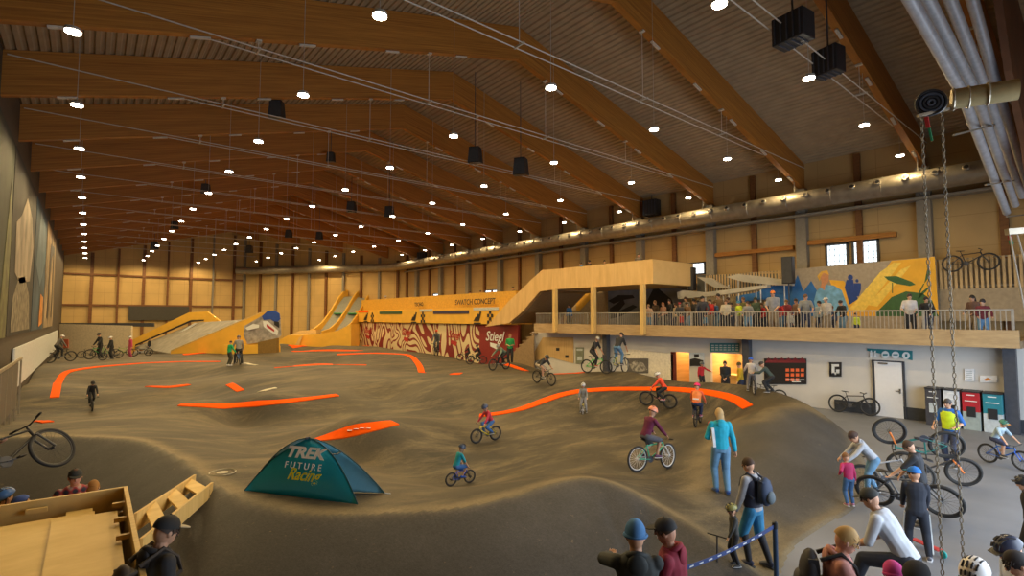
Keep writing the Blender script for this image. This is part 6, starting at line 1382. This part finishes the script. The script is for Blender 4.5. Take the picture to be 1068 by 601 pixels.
by_head('brown haired youth in a dark t-shirt among the leaning bikes', 950, 458, 9.7, 175, W_(top=(.025, .028, .035), sleeve='short', legs=BLK, hair=(.07, .04, .025)), dict(nod=20, hL=(-.12, .26, .55), hR=(.12, .2, .5), lean=8))
by_head('man in a light grey hoodie and jeans bending towards a toddler', 891, 450, 11.3, 205, W_(top=(.40, .42, .46), hood=True, legs=(.13, .27, .42), hair=(.06, .03, .02)), dict(lean=42, pel=(0, -.16, .51), hL=(-.14, .32, .42), hR=(.1, .32, .40), fL=(-.07, .0, 0), fR=(.08, -.2, 0)), hfac=.90)
by_head('toddler in a pink top and blue trousers held by the bending man', 882, 474, 10.7, 120, W_(top=(.42, .02, .10), legs=(.05, .12, .25), hair=(.22, .10, .04), shoe=(.45, .2, .3)), dict(hL=(-.15, .05, .6), lean=10))
by_head('man with a dark beard in a bright yellow safety vest over a blue t-shirt', 988, 415, 13.4, 245, W_(top=(.02, .12, .40), sleeve='short', vest=(.62, .80, .02), legs=(.03, .04, .08), hair=(.06, .05, .045)), dict(hL=(-.13, .16, .60), hR=(.13, .16, .58)))
ride('child in a pale jersey and green and orange helmet riding a bike', 'blue bike at the right edge of the concrete floor', 1048, 487, 46, 325, W_(top=(.32, .42, .48), sleeve='short', legs=(.03, .04, .09), leg='short', head='helmet', headc=(.05, .20, .14), visor=(.9, .30, .03), goggles=(.8, .25, .03)), (.02, .14, .55), 'sit', rim=(.05, .05, .05), sfac=.62, fork=(.02, .12, .6), lean=30)
# leaning and lifted bikes behind the youth
for px, py, Dd, a, s_, c, rot_, lab, zoff in ((962, 455, 10.8, 10, .9, (.02, .22, .20), (math.radians(168), math.radians(18)), 'teal and orange mountain bike turned upside down in the bike group', .40),
    (972, 498, 12.2, 10, 1.0, (.05, .05, .055), (0, math.radians(14)), 'large black mountain bike with orange details at the right of the bike group', 0), (948, 505, 10.4, 350, 1.0, (.10, .11, .13), (math.radians(4), math.radians(20)), 'grey mountain bike held by the youth in the dark t-shirt', 0), (932, 488, 11.4, 15, .95, (.35, .36, .38), (math.radians(10), math.radians(-16)), 'silver bike at the left of the bike group', 0)):
    p = onD(px, py, Dd); z = 0 if zoff == 0 else 1.6; r = rz_of(toward(px, a)); bicycle(lab, (p.x, p.y, z), 0, s_, c, (rot_[0], rot_[1], r), fork=(.75, .20, .03) if 'orange' in lab else None, fat=1.3)
# bottom edge people
by_head('person in a black beret-like cap looking down at the bottom edge', 958, 583, 4.75, 255, W_(top=(.05, .05, .06), legs=BLK, head='beret', headc=(.018, .018, .02), hair=(.1, .05, .03)), dict(nod=28))
by_head('child in a pink and teal hooded top at the bottom edge', 933, 586, 5.0, 130, W_(top=(.50, .03, .20), hood=True, legs=(.05, .25, .28), head='beanie', headc=(.55, .06, .25), hair=(.3, .15, .06)), dict(nod=10), hfac=1.0)
by_head('child wearing a white helmet with black lettering at the bottom edge', 1019, 579, 4.6, 250, W_(top=(.05, .05, .06), legs=BLK, head='helmet', headc=(.75, .74, .72)), dict(nod=25))
by_head('child with a dark blue helmet above a light shirt at the bottom right', 1058, 558, 5.2, 215, W_(top=(.5, .55, .65), sleeve='short', legs=BLK, head='helmet', headc=(.04, .05, .09)), dict(nod=25))
by_head('dark haired person at the bottom right corner', 1066, 572, 4.9, 200, W_(top=(.55, .55, .6), legs=BLK, hair=(.02, .015, .015)), dict(nod=20))
p = G(1046, 600, 0); p = onD(1043, 590, 6.1); bicycle('fat-tyred black bike behind the helmets at the bottom right', (p.x, p.y, 0), 0, 1.0, BLK, (0, .2, rz_of(toward(1043, 20))), fat=1.8)
p = onD(1064, 535, 8.0); figure('person in black with yellow knee pads cut by the right edge', 1.35, (p.x+.25, p.y-.1, 0), rz_of(toward(1060, 190)), None, W_(top=BLK, legs=BLK, shoe=(.5, .7, .05), head='helmet', headc=BLK))
# ================================================================ SPECTATORS ON THE GALLERY
crowd = [(677, 317, 'beige jumper', (.45, .30, .2), 'hair', (.3, .18, .08)), (692, 315, 'brown top with bare arms', (.30, .16, .10), 'hair', (.25, .1, .04)), (700, 311.5, 'black jacket', BLK, 'hair', (.03, .02, .02)), (709, 315, 'dark red cap and black jumper', (.03, .03, .035), 'cap', (.3, .02, .02)),
 (718, 314.5, 'brown jacket', (.18, .10, .05), 'hair', (.04, .03, .02)), (724.5, 311.5, 'black hooded coat', (.03, .03, .03), 'beanie', (.02, .02, .02)), (733, 308, 'black hat and dark coat', (.04, .04, .05), 'cap', BLK), (741, 311.5, 'bright red jacket', (.5, .03, .03), 'hair', (.05, .03, .02)),
 (747.5, 313.5, 'blue jeans jacket', (.05, .12, .28), 'hair', (.1, .05, .02)), (757, 312, 'cream shirt', (.5, .45, .35), 'hair', (.15, .08, .04)), (763.5, 315, 'dark grey fleece', (.10, .10, .11), 'hair', (.05, .03, .02)), (771, 313.5, 'neon yellow and blue jacket', (.55, .70, .05), 'beanie', (.1, .3, .5)),
 (780, 313.5, 'grey hoodie', (.22, .22, .22), 'hair', (.08, .04, .02)), (788.5, 309.5, 'dark green coat', (.05, .08, .05), 'cap', (.03, .05, .03)), (796, 316, 'red jumper', (.5, .03, .04), 'hair', (.12, .06, .03)), (806, 302.5, 'grey t-shirt and orange cap, the tallest one', (.25, .26, .28), 'cap', (.8, .25, .04)),
 (813.5, 313.5, 'red top, half hidden by the tall man', (.5, .03, .03), 'hair', (.05, .03, .02)), (831, 311, 'brown pullover', (.16, .09, .06), 'hair', (.05, .03, .02)), (840, 306, 'grey shirt with folded arms', (.22, .22, .2), 'hair', (.12, .06, .03)), (862, 309.5, 'pale shirt and white cap', (.45, .43, .40), 'cap', (.6, .58, .5)),
 (879, 312.5, 'black pullover', BLK, 'hair', (.03, .02, .02)), (948, 305.5, 'white t-shirt with a dark bag strap', (.55, .52, .5), 'hair', (.05, .03, .02)), (967, 308.5, 'black jacket, right of the one in the white t-shirt', BLK, 'hair', (.03, .02, .02)), (1015, 307, 'dark top and dark curly hair at the right end', (.12, .07, .06), 'hair', (.02, .015, .01)), (1024, 312, 'wine red jumper at the right end', (.14, .02, .03), 'hair', (.03, .02, .02))]
for i, (px, py, what, c, hd, hc_) in enumerate(crowd):
    X = XG+.75+(i % 3)*.32; p = onX(px, py, X); Hh = p.z-ZD
    wr = W_(top=c, legs=(JEAN, BLK, NVY, (.25, .2, .14))[i % 4], head=hd, headc=hc_, hair=hc_ if hd == 'hair' else (.06, .04, .03), sleeve='short' if i in (1, 15, 18, 21) else 'long', longhair=i in (1, 23))
    ps = dict(hL=(-.14, .20, .56), hR=(.12, .22, .57)) if i % 2 == 0 else dict(hL=(-.06, .14, .56), hR=(.1, .15, .58)); ps['lean'] = 10 if i % 2 == 0 else 3; ps['turn'] = (-30, 10, 40, 0)[i % 4]
    figure('spectator on the gallery in a %s' % what, Hh*1.0, (X, p.y, ZD), rz_of(Vector((-1, (-.3, .2, .5)[i % 3], 0))), ps, wr, vox=.022, group='spectators on the gallery')
# children behind the railing and second row
for i, (px, py, what, c, X) in enumerate([(893, 327, 'neon yellow jacket low behind the railing', (.55, .65, .05), 23.5), (824, 325, 'light grey jumper low behind the railing', (.4, .4, .38), 23.5), (711, 327, 'bright red top low behind the railing', (.5, .04, .03), 23.5), (736, 328, 'blue top low behind the railing', (.05, .18, .35), 23.5), (868, 319, 'dark blue jacket', (.05, .08, .18), 24.9), (750, 305.5, 'brown coat in the back row', (.15, .10, .06), 25.2), (716, 309, 'grey coat in the back row', (.2, .2, .2), 25.2), (684, 313, 'dark brown coat between the two at the left end', (.08, .05, .03), 24.6), (728.5, 313, 'navy jumper', (.03, .05, .12), 24.9), (760, 309.5, 'black puffer jacket in the back row', (.025, .025, .025), 25.3), (776, 309.5, 'olive jacket in the back row', (.12, .12, .05), 25.2), (784, 315, 'light blue shirt', (.2, .32, .45), 24.3), (800, 312, 'dark grey coat left of the tall man', (.06, .06, .07), 24.9), (821, 312, 'wine coloured jacket', (.2, .03, .05), 24.9), (855, 314, 'pale blue shirt in the back row', (.25, .32, .4), 24.9), (705.5, 316, 'cream cardigan', (.4, .33, .22), 24.2)]):
    p = onX(px, py, X); figure('%s on the gallery in a %s' % ('child' if p.z-ZD < 1.3 else 'spectator', what), p.z-ZD, (X, p.y, ZD), rz_of(Vector((-1, .2, 0))), None, W_(top=c, legs=NVY, hair=[(.06, .03, .02), (.2, .1, .04), (.015, .012, .01)][i % 3]), vox=.022, group='spectators on the gallery')
# on the start platform and stairs
for px, py, what, c, D_, a in ((607, 273, 'a blue jacket leaning on the parapet', (.02, .20, .6), 30.3, 200), (616, 271, 'a black jacket on the start platform', BLK, 30, 200), (630.5, 271, 'a dark cap, seen just above the parapet', (.05, .05, .05), 29.5, 270), (666, 264, 'a grey cap at the right of the start platform', (.15, .13, .12), 28.8, 270)):
    p = onX(px, py, 24.3); z = B.z+.2; figure('person in %s' % what, max(1.1, p.z-z), (p.x, p.y, z), rz_of(toward(px, a)), dict(lean=6), W_(top=c, legs=BLK, hair=(.06, .04, .02)), vox=.025)
for i, (px, py, what, c) in enumerate([(403, 311, 'white and blue helmet, at the left end of the yellow box', (.5, .5, .6)), (412, 313, 'brown coat, second from the left above the yellow box', (.2, .1, .05)), (427, 312, 'dark coat left of the bright far window', BLK), (438, 311.5, 'black shirt beside the bright far window', BLK), (491, 306, 'dark shirt left of the bright double window', (.05, .05, .05)), (502, 305, 'brown shirt before the bright double window', (.12, .07, .04)), (514, 305, 'grey shirt right of the bright double window', (.2, .2, .2)), (536, 301, 'dark coat at the top of the stair', (.05, .04, .04))]):
    X = 26.2; p = onX(px, py-2.5, X); figure('distant person in a %s' % what, p.z-4.35, (X, p.y, 4.35), rz_of(Vector((-1, .3, 0))), None, W_(top=c, legs=BLK, head='helmet' if i == 0 else 'hair', headc=WHT), vox=.03, group='distant people above the yellow box')
mb = MB(); mb.box((0, 0, 0), (1.6, 24, .15)); o = mb.build('upper_walkway', M_par); o.location = (26.4, 44, 4.27); tag(o, 'walkway behind the yellow start box', 'walkway')
mb = MB(); p = onX(594, 320, 25.0); figure('person in a blue shirt on the gallery under the start platform', 1.7, (25.0, p.y, ZD), rz_of(Vector((-1, 0, 0))), None, W_(top=(.02, .12, .4), legs=BLK), vox=.022)
